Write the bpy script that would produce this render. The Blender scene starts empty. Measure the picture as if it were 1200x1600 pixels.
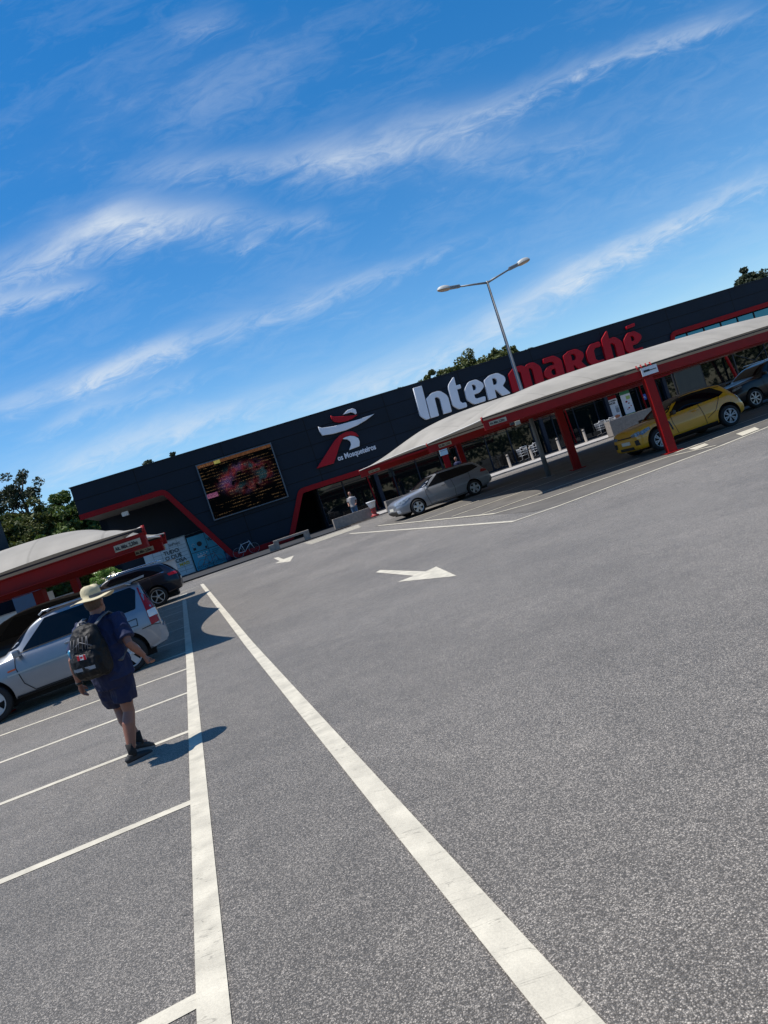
import bpy, bmesh, math, random
from mathutils import Vector, Matrix, Euler
from mathutils import noise as pnoise
from mathutils.bvhtree import BVHTree
from mathutils.geometry import delaunay_2d_cdt, tessellate_polygon
R = math.radians
rnd = random.Random(11)
sc = bpy.context.scene
col = sc.collection

# ------------------------------------------------------------------ camera
CAM_H = 1.75
cam_d = bpy.data.cameras.new('camera'); cam = bpy.data.objects.new('camera', cam_d); col.objects.link(cam)
cam_d.sensor_fit = 'VERTICAL'; cam_d.sensor_height = 24; cam_d.sensor_width = 18
cam_d.lens = 16.5; cam_d.clip_start = 0.1; cam_d.clip_end = 3000
roll = R(18.3); pit = math.atan(31.2/1100)
F = Vector((0, math.cos(pit), -math.sin(pit))); Dn = Vector((0, -math.sin(pit), -math.cos(pit))); Rt = Vector((1, 0, 0))
cx = Rt*math.cos(roll) + Dn*math.sin(roll); cy = Rt*math.sin(roll) - Dn*math.cos(roll)
m = Matrix((cx, cy, -F)).transposed().to_4x4(); m.translation = (0, 0, CAM_H)
cam.matrix_world = m; sc.camera = cam

# ------------------------------------------------------------------ sun, sky, exposure
SUN_EL, SUN_AZ = R(69), R(-87)          # azimuth measured from +Y towards +X: the sun stands to the left
sd = Vector((math.sin(SUN_AZ)*math.cos(SUN_EL), math.cos(SUN_AZ)*math.cos(SUN_EL), math.sin(SUN_EL)))
sl = bpy.data.lights.new('sun', 'SUN'); sl.energy = 5.0; sl.angle = R(0.53); sl.color = (1, .95, .88)
so = bpy.data.objects.new('sun', sl); col.objects.link(so)
so.rotation_euler = sd.to_track_quat('Z', 'Y').to_euler(); so.location = (-20, 0, 40)
sc.view_settings.view_transform = 'Standard'; sc.view_settings.look = 'None'
sc.view_settings.exposure = 0.35; sc.view_settings.gamma = 1; sc.view_settings.use_curve_mapping = False

w = bpy.data.worlds.new('World'); sc.world = w; w.use_nodes = True
nt = w.node_tree; nt.nodes.clear()
def N(t, **k):
    n = nt.nodes.new(t)
    for a, b in k.items(): setattr(n, a, b)
    return n
def M_(op, a, b=None, c=None, clamp=False):
    n = N('ShaderNodeMath', operation=op); n.use_clamp = clamp
    for i, v in enumerate((a, b, c)):
        if v is None: continue
        if isinstance(v, (int, float)): n.inputs[i].default_value = v
        else: nt.links.new(v, n.inputs[i])
    return n.outputs[0]
sky = N('ShaderNodeTexSky', sky_type='NISHITA', sun_disc=False)
sky.sun_elevation = SUN_EL; sky.sun_rotation = SUN_AZ; sky.altitude = 100; sky.air_density = 1.0; sky.dust_density = .25; sky.ozone_density = 3.0
hs = N('ShaderNodeHueSaturation'); hs.inputs['Saturation'].default_value = 1.40; hs.inputs['Hue'].default_value = .499
nt.links.new(sky.outputs[0], hs.inputs['Color'])
tc = N('ShaderNodeTexCoord'); sep = N('ShaderNodeSeparateXYZ'); nt.links.new(tc.outputs['Generated'], sep.inputs[0])
X, Y, Z = sep.outputs
ya = M_('MAXIMUM', M_('ABSOLUTE', Y), .05)
U = M_('DIVIDE', X, ya); V = M_('DIVIDE', Z, ya)
# wispy texture: stretched noise, streaks nearly level and fanning
comb = N('ShaderNodeCombineXYZ')
nt.links.new(M_('ADD', M_('MULTIPLY', U, 1.0), M_('MULTIPLY', V, .2)), comb.inputs[0])
nt.links.new(M_('MULTIPLY', M_('SUBTRACT', V, M_('MULTIPLY', U, .10)), 4.2), comb.inputs[1])
nz = N('ShaderNodeTexNoise'); nz.inputs['Scale'].default_value = 3.2; nz.inputs['Detail'].default_value = 9; nz.inputs['Roughness'].default_value = .58; nz.inputs['Distortion'].default_value = .55
nt.links.new(comb.outputs[0], nz.inputs['Vector'])
nz2 = N('ShaderNodeTexNoise'); nz2.inputs['Scale'].default_value = 15; nz2.inputs['Detail'].default_value = 10; nz2.inputs['Roughness'].default_value = .66; nz2.inputs['Distortion'].default_value = 1.2
comb2 = N('ShaderNodeCombineXYZ')
nt.links.new(M_('ADD', U, M_('MULTIPLY', V, .9)), comb2.inputs[0]); nt.links.new(M_('MULTIPLY', M_('SUBTRACT', V, M_('MULTIPLY', U, .18)), 3.0), comb2.inputs[1])
nt.links.new(comb2.outputs[0], nz2.inputs['Vector'])
wisp = M_('ADD', M_('MULTIPLY', nz.outputs[0], .62), M_('MULTIPLY', nz2.outputs[0], .38))
# warped coordinates for the bands, so that their rims are ragged
Uw = M_('ADD', U, M_('MULTIPLY', M_('SUBTRACT', nz.outputs[0], .5), .10))
Vw = M_('ADD', V, M_('MULTIPLY', M_('SUBTRACT', nz2.outputs[0], .5), .05))
bands = [  # u0 v0 u1 v1 half-width strength : drifts of cirrus in the sky
 (-.46, .455, -.20, .475, .030, .62), (-.23, .475, -.05, .410, .032, .80), (-.05, .41, .05, .392, .014, .35), (-.44, .422, -.28, .405, .012, .42), (-.10, .385, -.05, .39, .008, .3),
 (-.16, .290, .10, .290, .022, .36), (.05, .290, .25, .302, .012, .22),
 (-.16, .53, .14, .455, .020, .32), (.05, .47, .32, .455, .034, .42), (.28, .455, .48, .480, .016, .45), (.46, .480, .70, .478, .014, .34), (.2, .41, .45, .38, .03, .24),
 (-.05, .148, .22, .166, .026, .62), (.20, .166, .37, .204, .028, .62), (.35, .204, .53, .228, .017, .66), (.51, .228, .70, .256, .014, .60),
 (-.50, .279, -.33, .279, .022, .50), (-.36, .28, -.18, .288, .018, .72), (-.46, .176, -.08, .178, .020, .55), (-.42, .235, -.2, .24, .012, .30), (-.1, .115, .1, .12, .012, .25),
 (-.06, .70, .02, .69, .016, .20), (.5, .33, .8, .35, .05, .12), (-.3, .60, .1, .62, .05, .10)]
tot = None
for (u0, v0, u1, v1, wd, st) in bands:
    du, dv = u1-u0, v1-v0; L = math.hypot(du, dv)
    a = M_('SUBTRACT', Uw, u0); b = M_('SUBTRACT', Vw, v0)
    al = M_('MULTIPLY_ADD', a, du/L/L, M_('MULTIPLY', b, dv/L/L))      # 0..1 along the drift
    pr = M_('MULTIPLY_ADD', a, -dv/L/wd, M_('MULTIPLY', b, du/L/wd))   # across, in half-widths
    ex = M_('MULTIPLY', M_('SUBTRACT', al, .5), 1.9)
    g = M_('EXPONENT', M_('MULTIPLY', M_('ADD', M_('MULTIPLY', pr, pr), M_('POWER', M_('ABSOLUTE', ex), 4)), -1))
    g = M_('MULTIPLY', g, st)
    tot = g if tot is None else M_('ADD', tot, g)
front = M_('GREATER_THAN', Y, 0.0)
tot = M_('MULTIPLY', tot, front)
tex = N('ShaderNodeMapRange'); tex.inputs['From Min'].default_value = .38; tex.inputs['From Max'].default_value = .64
nt.links.new(wisp, tex.inputs['Value'])
thin = N('ShaderNodeMapRange'); thin.inputs['From Min'].default_value = .47; thin.inputs['From Max'].default_value = .85; thin.inputs['To Max'].default_value = .19
nt.links.new(wisp, thin.inputs['Value'])
dens = M_('ADD', M_('MULTIPLY', tot, M_('ADD', M_('MULTIPLY', tex.outputs[0], .80), .20)), thin.outputs[0])
hz = M_('MULTIPLY', M_('EXPONENT', M_('MULTIPLY', M_('MAXIMUM', Z, 0), -7)), .22)   # whiter air low down
dens = M_('MINIMUM', M_('ADD', dens, hz), .9)
mix = N('ShaderNodeMix', data_type='RGBA'); nt.links.new(dens, mix.inputs[0]); nt.links.new(hs.outputs[0], mix.inputs[6]); mix.inputs[7].default_value = (5.0, 5.5, 6.0, 1)
bg = N('ShaderNodeBackground'); bg.inputs['Strength'].default_value = .116
nt.links.new(mix.outputs[2], bg.inputs[0])
ow = N('ShaderNodeOutputWorld'); nt.links.new(bg.outputs[0], ow.inputs[0])

# ------------------------------------------------------------------ helpers
def tag(o, label=None, cat=None, group=None, kind=None):
    if label: o['label'] = label
    if cat: o['category'] = cat
    if group: o['group'] = group
    if kind: o['kind'] = kind
    return o
def empty(name, loc=(0, 0, 0), rz=0, label=None, cat=None, group=None):
    o = bpy.data.objects.new(name, None); col.objects.link(o); o.empty_display_size = .2
    o.location = loc; o.rotation_euler = (0, 0, rz); tag(o, label, cat, group); return o
def link(name, me, parent=None, loc=None, rot=None):
    o = bpy.data.objects.new(name, me); col.objects.link(o); o.parent = parent
    if loc is not None: o.location = loc
    if rot is not None: o.rotation_euler = rot
    return o
class MB:
    def __init__(s): s.bm = bmesh.new()
    def _mi(s, fs, mi, sm=False):
        for f in fs: f.material_index = mi; f.smooth = sm
    def box(s, c, d, mi=0, rot=None, bev=0):
        r = bmesh.ops.create_cube(s.bm, size=1)
        vs = r['verts']
        M = Matrix.Translation(c) @ ((rot.to_matrix().to_4x4() if isinstance(rot, Euler) else rot) if rot is not None else Matrix()) @ Matrix.Diagonal((d[0], d[1], d[2], 1))
        bmesh.ops.transform(s.bm, matrix=M, verts=vs)
        fs = {f for v in vs for f in v.link_faces}
        s._mi(fs, mi)
        if bev:
            es = list({e for v in vs for e in v.link_edges})
            r = bmesh.ops.bevel(s.bm, geom=es, offset=bev, segments=2, profile=.6, affect='EDGES')
            s._mi(r['faces'], mi)
        return s
    def b2(s, lo, hi, mi=0, bev=0):
        return s.box([(a+b)/2 for a, b in zip(lo, hi)], [abs(b-a) for a, b in zip(lo, hi)], mi, None, bev)
    def tube(s, pts, rad, mi=0, n=12, caps=True, ell=1.0, sm=True, up=None):
        pts = [Vector(p) for p in pts]; k = len(pts)
        if isinstance(rad, (int, float)): rad = [rad]*k
        rings = []; prev = None
        for i, p in enumerate(pts):
            d = (pts[min(i+1, k-1)] - pts[max(i-1, 0)]).normalized()
            a = Vector(up) if up else (Vector((0, 0, 1)) if abs(d.z) < .9 else Vector((0, 1, 0)))
            if prev is not None: a = prev
            xx = a.cross(d)
            if xx.length < 1e-4: xx = Vector((1, 0, 0)).cross(d)
            xx.normalize(); yy = d.cross(xx).normalized(); prev = yy
            rings.append([s.bm.verts.new(p + (xx*math.cos(2*math.pi*j/n)*ell + yy*math.sin(2*math.pi*j/n))*rad[i]) for j in range(n)])
        fs = []
        for a, b in zip(rings, rings[1:]):
            for j in range(n): fs.append(s.bm.faces.new((a[j], a[(j+1) % n], b[(j+1) % n], b[j])))
        s._mi(fs, mi, sm)
        if caps: s._mi([s.bm.faces.new(rings[0][::-1]), s.bm.faces.new(rings[-1])], mi)
        return s
    def bar(s, a, b, w_, h, mi=0):      # rectangular bar from a to b, w_ sideways, h upright
        a, b = Vector(a), Vector(b); d = b-a; L = d.length; x = d.normalized()
        up = Vector((0, 0, 1)) if abs(x.z) < .95 else Vector((0, 1, 0))
        y = up.cross(x).normalized(); z = x.cross(y)
        M = Matrix((x, y, z)).transposed().to_4x4()
        return s.box((a+b)/2, (L, w_, h), mi, M)
    def ico(s, c, d, mi=0, sub=2, rot=None):
        r = bmesh.ops.create_icosphere(s.bm, subdivisions=sub, radius=.5)
        M = Matrix.Translation(c) @ (rot.to_matrix().to_4x4() if rot is not None else Matrix()) @ Matrix.Diagonal((d[0], d[1], d[2], 1))
        bmesh.ops.transform(s.bm, matrix=M, verts=r['verts'])
        s._mi({f for v in r['verts'] for f in v.link_faces}, mi, True); return s
    def lathe(s, prof, c=(0, 0, 0), axis='z', n=32, mi=0, sm=True, sx=1, sy=1):
        rings = []
        for r_, h in prof:
            ring = []
            for j in range(n):
                a = 2*math.pi*j/n
                if axis == 'z': p = (r_*math.cos(a)*sx, r_*math.sin(a)*sy, h)
                else: p = (r_*math.cos(a), h, r_*math.sin(a))
                ring.append(s.bm.verts.new(Vector(c)+Vector(p)))
            rings.append(ring)
        fs = []
        for a, b in zip(rings, rings[1:]):
            for j in range(n): fs.append(s.bm.faces.new((a[j], a[(j+1) % n], b[(j+1) % n], b[j])))
        s._mi(fs, mi, sm); return s
    def prism(s, poly, y0, y1, mi=0, plane='xz'):
        mk = (lambda p, h: (p[0], h, p[1])) if plane == 'xz' else (lambda p, h: (p[0], p[1], h))
        a = [s.bm.verts.new(mk(p, y0)) for p in poly]; b = [s.bm.verts.new(mk(p, y1)) for p in poly]
        n = len(poly); tris = tessellate_polygon([[Vector((p[0], p[1], 0)) for p in poly]])
        fs = []
        for t in tris:
            if len(set(t)) < 3: continue
            fs.append(s.bm.faces.new([a[i] for i in t])); fs.append(s.bm.faces.new([b[i] for i in t][::-1]))
        s._mi(fs, mi)
        s._mi([s.bm.faces.new((a[i], b[i], b[(i+1) % n], a[(i+1) % n])) for i in range(n)], mi); return s
    def face(s, pts, mi=0):
        f = s.bm.faces.new([s.bm.verts.new(p) for p in pts]); f.material_index = mi; return s
    def mesh(s, name, mats, rn=True):
        if rn: bmesh.ops.recalc_face_normals(s.bm, faces=s.bm.faces)
        me = bpy.data.meshes.new(name); s.bm.to_mesh(me); s.bm.free()
        for m_ in (mats if isinstance(mats, (list, tuple)) else [mats]): me.materials.append(m_)
        return me
    def build(s, name, mats, parent=None, loc=None, rot=None, rn=True):
        return link(name, s.mesh(name, mats, rn), parent, loc, rot)

def ribbon(mb, pts, hw, y0, y1, mi=0):
    b = band(pts, hw); n = len(pts); L_, R_ = b[:n], b[n:][::-1]
    v = lambda p, y: mb.bm.verts.new((p[0], y, p[1]))
    A_, B_, C_, D_ = [v(p, y0) for p in L_], [v(p, y0) for p in R_], [v(p, y1) for p in L_], [v(p, y1) for p in R_]
    for i in range(n-1):
        for q_ in ((A_[i], A_[i+1], B_[i+1], B_[i]), (C_[i], D_[i], D_[i+1], C_[i+1]), (A_[i], C_[i], C_[i+1], A_[i+1]), (B_[i], B_[i+1], D_[i+1], D_[i])): mb.bm.faces.new(q_).material_index = mi
    mb.bm.faces.new((A_[0], B_[0], D_[0], C_[0])); mb.bm.faces.new((A_[-1], C_[-1], D_[-1], B_[-1]))
def fillet(pts, rads, closed=False, n=5):
    out = []; k = len(pts)
    if isinstance(rads, (int, float)): rads = [rads]*k
    for i in range(k):
        r_ = rads[i]; p = Vector(pts[i])
        if r_ == 0 or (not closed and i in (0, k-1)): out.append(tuple(p)); continue
        a = Vector(pts[i-1]); b = Vector(pts[(i+1) % k])
        da, db = (a-p), (b-p); la, lb = da.length, db.length; da.normalize(); db.normalize()
        ang = da.angle(db); t = min(r_/math.tan(ang/2), la*.49, lb*.49)
        p0, p1 = p+da*t, p+db*t
        for j in range(n+1):
            s_ = j/n; out.append(tuple((p0*(1-s_)**2 + p*2*s_*(1-s_) + p1*s_*s_)))
    return out
def band(pts, hw):
    pts = [Vector(p) for p in pts]; L, Rr = [], []
    for i, p in enumerate(pts):
        d0 = (p-pts[i-1]).normalized() if i else (pts[1]-p).normalized()
        d1 = (pts[i+1]-p).normalized() if i < len(pts)-1 else d0
        n0 = Vector((-d0.y, d0.x)); n1 = Vector((-d1.y, d1.x)); b = (n0+n1).normalized()
        k = hw/max(b.dot(n0), .4)
        L.append(tuple(p+b*k)); Rr.append(tuple(p-b*k))
    return L + Rr[::-1]

# ------------------------------------------------------------------ materials
def mat(name, base, rough=.6, metal=0, noise=0, nscale=5, bump=0, bscale=50, spec=.5, coat=0, ior=None, emit=None, dark=None, stretch=None, transl=0):
    m_ = bpy.data.materials.new(name); m_.use_nodes = True; t = m_.node_tree; p = t.nodes['Principled BSDF']
    p.inputs['Base Color'].default_value = (*base, 1); p.inputs['Roughness'].default_value = rough; p.inputs['Metallic'].default_value = metal
    p.inputs['Specular IOR Level'].default_value = spec; p.inputs['Coat Weight'].default_value = coat; p.inputs['Coat Roughness'].default_value = .04
    if ior: p.inputs['IOR'].default_value = ior
    if emit: p.inputs['Emission Color'].default_value = (*emit[0], 1); p.inputs['Emission Strength'].default_value = emit[1]
    tcn = t.nodes.new('ShaderNodeTexCoord'); vec = tcn.outputs['Object']
    if stretch:
        mp = t.nodes.new('ShaderNodeMapping'); mp.inputs['Scale'].default_value = stretch; t.links.new(vec, mp.inputs[0]); vec = mp.outputs[0]
    if noise:
        nn = t.nodes.new('ShaderNodeTexNoise'); nn.inputs['Scale'].default_value = nscale; nn.inputs['Detail'].default_value = 6; t.links.new(vec, nn.inputs['Vector'])
        mr = t.nodes.new('ShaderNodeMapRange'); mr.inputs['From Min'].default_value = .3; mr.inputs['From Max'].default_value = .7; t.links.new(nn.outputs[0], mr.inputs[0])
        mx = t.nodes.new('ShaderNodeMix'); mx.data_type = 'RGBA'; t.links.new(mr.outputs[0], mx.inputs[0])
        lo = dark or tuple(c*(1-noise) for c in base); mx.inputs[6].default_value = (*lo, 1); mx.inputs[7].default_value = (*[min(1, c*(1+noise*.6)) for c in base], 1)
        t.links.new(mx.outputs[2], p.inputs['Base Color'])
        mr2 = t.nodes.new('ShaderNodeMapRange'); mr2.inputs['To Min'].default_value = max(0, rough-.08); mr2.inputs['To Max'].default_value = min(1, rough+.08); t.links.new(nn.outputs[0], mr2.inputs[0]); t.links.new(mr2.outputs[0], p.inputs['Roughness'])
    if bump:
        nb = t.nodes.new('ShaderNodeTexNoise'); nb.inputs['Scale'].default_value = bscale; nb.inputs['Detail'].default_value = 4; t.links.new(vec, nb.inputs['Vector'])
        bp = t.nodes.new('ShaderNodeBump'); bp.inputs['Strength'].default_value = bump; bp.inputs['Distance'].default_value = .02; t.links.new(nb.outputs[0], bp.inputs['Height']); t.links.new(bp.outputs[0], p.inputs['Normal'])
    if transl:
        tr = t.nodes.new('ShaderNodeBsdfTranslucent'); tr.inputs[0].default_value = (*base, 1)
        ms = t.nodes.new('ShaderNodeMixShader'); ms.inputs[0].default_value = transl
        t.links.new(p.outputs[0], ms.inputs[1]); t.links.new(tr.outputs[0], ms.inputs[2]); t.links.new(ms.outputs[0], t.nodes['Material Output'].inputs[0])
    return m_

def asphalt():
    m_ = bpy.data.materials.new('asphalt'); m_.use_nodes = True; t = m_.node_tree; p = t.nodes['Principled BSDF']; L = t.links.new
    tcn = t.nodes.new('ShaderNodeTexCoord'); o = tcn.outputs['Object']
    def noise(sc_, det=4, ro=.6, v=o):
        n = t.nodes.new('ShaderNodeTexNoise'); n.inputs['Scale'].default_value = sc_; n.inputs['Detail'].default_value = det; n.inputs['Roughness'].default_value = ro; L(v, n.inputs['Vector']); return n.outputs[0]
    def mr(v, a, b, c, d):
        n = t.nodes.new('ShaderNodeMapRange'); L(v, n.inputs[0])
        for i, q in enumerate((a, b, c, d)): n.inputs[i+1].default_value = q
        return n.outputs[0]
    def mm(op, a, b):
        n = t.nodes.new('ShaderNodeMath'); n.operation = op
        for i, v in enumerate((a, b)):
            if isinstance(v, (int, float)): n.inputs[i].default_value = v
            else: L(v, n.inputs[i])
        return n.outputs[0]
    vo = t.nodes.new('ShaderNodeTexVoronoi'); vo.inputs['Scale'].default_value = 165; L(o, vo.inputs['Vector'])
    sp = t.nodes.new('ShaderNodeSeparateColor'); L(vo.outputs['Color'], sp.inputs[0])
    stone = mm('ADD', mm('MULTIPLY', mm('POWER', sp.outputs[0], 2.4), .38), .112)     # every chip its own grey
    gap = mr(vo.outputs['Distance'], .28, .60, 1, .42)
    vo2 = t.nodes.new('ShaderNodeTexVoronoi'); vo2.inputs['Scale'].default_value = 48; L(o, vo2.inputs['Vector'])
    sp2 = t.nodes.new('ShaderNodeSeparateColor'); L(vo2.outputs['Color'], sp2.inputs[0])
    bright = mm('MULTIPLY', mr(sp2.outputs[0], .93, .94, 0, 1), mr(vo2.outputs['Distance'], .10, .26, 1, 0))
    patch = mr(noise(.35, 6, .6), .35, .7, .80, 1.14)
    mid = mr(noise(3.5, 6, .65), .3, .7, .86, 1.12)
    big = mr(noise(.07, 4, .55), .35, .65, .88, 1.12)
    v = mm('MULTIPLY', mm('MULTIPLY', mm('MULTIPLY', stone, gap), mm('MULTIPLY', patch, mid)), big)
    v = mm('ADD', v, mm('MULTIPLY', bright, .28))
    # darker worn oil drips and tyre marks
    drip = mr(noise(.9, 7, .7), .64, .72, 1, .72)
    mp = t.nodes.new('ShaderNodeMapping'); mp.inputs['Rotation'].default_value = (0, 0, .35); mp.inputs['Scale'].default_value = (.18, 1.6, 1); L(o, mp.inputs[0])
    tyre = mr(noise(1.2, 5, .6, mp.outputs[0]), .58, .74, 1, .80)
    v = mm('MULTIPLY', v, mm('MULTIPLY', drip, tyre))
    # dark crumbs
    vo3 = t.nodes.new('ShaderNodeTexVoronoi'); vo3.inputs['Scale'].default_value = 2.1; L(o, vo3.inputs['Vector'])
    v = mm('MULTIPLY', v, mr(vo3.outputs['Distance'], .02, .03, .3, 1))
    cc = t.nodes.new('ShaderNodeCombineColor'); L(mm('MULTIPLY', v, 1.12), cc.inputs[0]); L(v, cc.inputs[1]); L(mm('MULTIPLY', v, .85), cc.inputs[2])
    L(cc.outputs[0], p.inputs['Base Color']); p.inputs['Roughness'].default_value = .8; p.inputs['Specular IOR Level'].default_value = .3
    p.inputs['Sheen Weight'].default_value = .22; p.inputs['Sheen Roughness'].default_value = .45; p.inputs['Sheen Tint'].default_value = (1, .95, .88, 1)
    bp = t.nodes.new('ShaderNodeBump'); bp.inputs['Strength'].default_value = .75; bp.inputs['Distance'].default_value = .006
    L(mm('ADD', mr(vo.outputs['Distance'], 0, .7, 1, 0), mm('MULTIPLY', noise(40, 3), .6)), bp.inputs['Height']); L(bp.outputs[0], p.inputs['Normal'])
    return m_
def paint_mat():
    m_ = bpy.data.materials.new('road_paint'); m_.use_nodes = True; t = m_.node_tree; p = t.nodes['Principled BSDF']; L = t.links.new
    tcn = t.nodes.new('ShaderNodeTexCoord'); o = tcn.outputs['Object']
    def noise(sc_, det, v=o, dist=0):
        n = t.nodes.new('ShaderNodeTexNoise'); n.inputs['Scale'].default_value = sc_; n.inputs['Detail'].default_value = det; n.inputs['Distortion'].default_value = dist; L(v, n.inputs['Vector']); return n.outputs[0]
    mp = t.nodes.new('ShaderNodeMapping'); mp.inputs['Rotation'].default_value = (0, 0, .25); mp.inputs['Scale'].default_value = (1.2, 9, 1); L(o, mp.inputs[0])
    # hair cracks running across the line
    nk = noise(1.3, 3, mp.outputs[0], .6)
    ab = t.nodes.new('ShaderNodeMath'); ab.operation = 'SUBTRACT'; ab.inputs[1].default_value = .5; L(nk, ab.inputs[0])
    ab2 = t.nodes.new('ShaderNodeMath'); ab2.operation = 'ABSOLUTE'; L(ab.outputs[0], ab2.inputs[0])
    cr = t.nodes.new('ShaderNodeMapRange'); L(ab2.outputs[0], cr.inputs[0]); cr.inputs[1].default_value = .0; cr.inputs[2].default_value = .006; cr.inputs[3].default_value = .6; cr.inputs[4].default_value = 1
    dn = t.nodes.new('ShaderNodeMapRange'); L(noise(5, 8), dn.inputs[0]); dn.inputs[1].default_value = .3; dn.inputs[2].default_value = .7; dn.inputs[3].default_value = .74; dn.inputs[4].default_value = 1.06
    sp = t.nodes.new('ShaderNodeMapRange'); L(noise(120, 3), sp.inputs[0]); sp.inputs[1].default_value = .3; sp.inputs[2].default_value = .7; sp.inputs[3].default_value = .9; sp.inputs[4].default_value = 1.05
    mu = t.nodes.new('ShaderNodeMath'); mu.operation = 'MULTIPLY'; L(cr.outputs[0], mu.inputs[0]); L(dn.outputs[0], mu.inputs[1])
    mu2 = t.nodes.new('ShaderNodeMath'); mu2.operation = 'MULTIPLY'; L(mu.outputs[0], mu2.inputs[0]); L(sp.outputs[0], mu2.inputs[1])
    vm = t.nodes.new('ShaderNodeVectorMath'); vm.operation = 'SCALE'; vm.inputs[0].default_value = (.50, .46, .365); L(mu2.outputs[0], vm.inputs['Scale'])
    L(vm.outputs[0], p.inputs['Base Color']); p.inputs['Roughness'].default_value = .65
    bp = t.nodes.new('ShaderNodeBump'); bp.inputs['Strength'].default_value = .5; bp.inputs['Distance'].default_value = .004; L(noise(70, 4), bp.inputs['Height']); L(bp.outputs[0], p.inputs['Normal'])
    return m_
def block_mat(name, c1, c2, mortar, bw, bh, rot):
    m_ = bpy.data.materials.new(name); m_.use_nodes = True; t = m_.node_tree; p = t.nodes['Principled BSDF']; L = t.links.new
    tcn = t.nodes.new('ShaderNodeTexCoord'); mp = t.nodes.new('ShaderNodeMapping'); mp.inputs['Rotation'].default_value = (0, 0, rot); L(tcn.outputs['Object'], mp.inputs[0])
    b = t.nodes.new('ShaderNodeTexBrick'); L(mp.outputs[0], b.inputs['Vector']); b.inputs['Scale'].default_value = 1; b.inputs['Brick Width'].default_value = bw; b.inputs['Row Height'].default_value = bh; b.inputs['Mortar Size'].default_value = .008
    b.inputs['Color1'].default_value = (*c1, 1); b.inputs['Color2'].default_value = (*c2, 1); b.inputs['Mortar'].default_value = (*mortar, 1)
    n = t.nodes.new('ShaderNodeTexNoise'); n.inputs['Scale'].default_value = 1.2; n.inputs['Detail'].default_value = 7; L(tcn.outputs['Object'], n.inputs['Vector'])
    mr = t.nodes.new('ShaderNodeMapRange'); L(n.outputs[0], mr.inputs[0]); mr.inputs[1].default_value = .3; mr.inputs[2].default_value = .7; mr.inputs[3].default_value = .75; mr.inputs[4].default_value = 1.15
    vm = t.nodes.new('ShaderNodeVectorMath'); vm.operation = 'SCALE'; L(b.outputs[0], vm.inputs[0]); L(mr.outputs[0], vm.inputs['Scale']); L(vm.outputs[0], p.inputs['Base Color']); p.inputs['Roughness'].default_value = .8
    return m_
def cladding():
    m_ = mat('navy_cladding', (.006, .012, .022), .7, spec=.25, noise=.25, nscale=.7)
    t = m_.node_tree; p = t.nodes['Principled BSDF']; L = t.links.new
    tcn = t.nodes.new('ShaderNodeTexCoord'); mp = t.nodes.new('ShaderNodeMapping'); mp.inputs['Rotation'].default_value = (R(-90), 0, 0); L(tcn.outputs['Object'], mp.inputs[0])
    b = t.nodes.new('ShaderNodeTexBrick'); b.offset = 0; L(mp.outputs[0], b.inputs['Vector']); b.inputs['Scale'].default_value = 1; b.inputs['Brick Width'].default_value = 5.6; b.inputs['Row Height'].default_value = 1.02; b.inputs['Mortar Size'].default_value = .022
    src = p.inputs['Base Color'].links[0].from_socket; dk = t.nodes.new('ShaderNodeMix'); dk.data_type = 'RGBA'; L(b.outputs['Fac'], dk.inputs[0]); L(src, dk.inputs[6]); dk.inputs[7].default_value = (.0015, .002, .003, 1); L(dk.outputs[2], p.inputs['Base Color'])
    bp = t.nodes.new('ShaderNodeBump'); bp.inputs['Strength'].default_value = .9; bp.inputs['Distance'].default_value = .03; bp.invert = True; L(b.outputs['Fac'], bp.inputs['Height']); L(bp.outputs[0], p.inputs['Normal'])
    return m_

A = {}
A['asphalt'] = asphalt(); A['paint'] = paint_mat()
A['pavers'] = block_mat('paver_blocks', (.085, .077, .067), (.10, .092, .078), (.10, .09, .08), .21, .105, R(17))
A['shade_paving'] = block_mat('painted_shade_paving', (.012, .014, .018), (.016, .018, .023), (.01, .01, .013), .6, .6, R(11))  # near-black slabs: shade in front of the building put into their colour
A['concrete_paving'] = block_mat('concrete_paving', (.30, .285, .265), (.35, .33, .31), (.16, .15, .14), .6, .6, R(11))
A['navy'] = cladding()
A['navy_plain'] = mat('navy_steel', (.007, .013, .026), .6, spec=.3, noise=.2, nscale=2)
A['black'] = mat('black_recess', (.004, .005, .008), .9)
A['red'] = mat('red_trim', (.23, .001, .004), .6, spec=.2, noise=.12, nscale=1.5)
A['red_sign'] = mat('red_sign_acrylic', (.33, .001, .010), .5, spec=.25, noise=.06, nscale=2)
A['white_sign'] = mat('white_sign_acrylic', (.62, .64, .70), .5, noise=.05, nscale=2)
A['redsteel'] = mat('red_painted_steel', (.23, .002, .003), .5, spec=.25, noise=.18, nscale=3, bump=.03, bscale=30)
A['soffit'] = mat('grey_soffit', (.30, .28, .25), .8, noise=.15, nscale=2)
A['roof'] = mat('roof_membrane', (.1, .1, .1), .9, noise=.2)
A['glass'] = mat('dark_glass', (.003, .007, .008), .02, spec=.5, ior=1.5)
A['blueglass'] = mat('coated_glass', (.03, .12, .19), .03, metal=.9)
A['fabric'] = mat('canopy_fabric', (.30, .28, .245), .8, noise=.16, nscale=.9, bump=.35, bscale=3, spec=.2, transl=.10)
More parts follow.
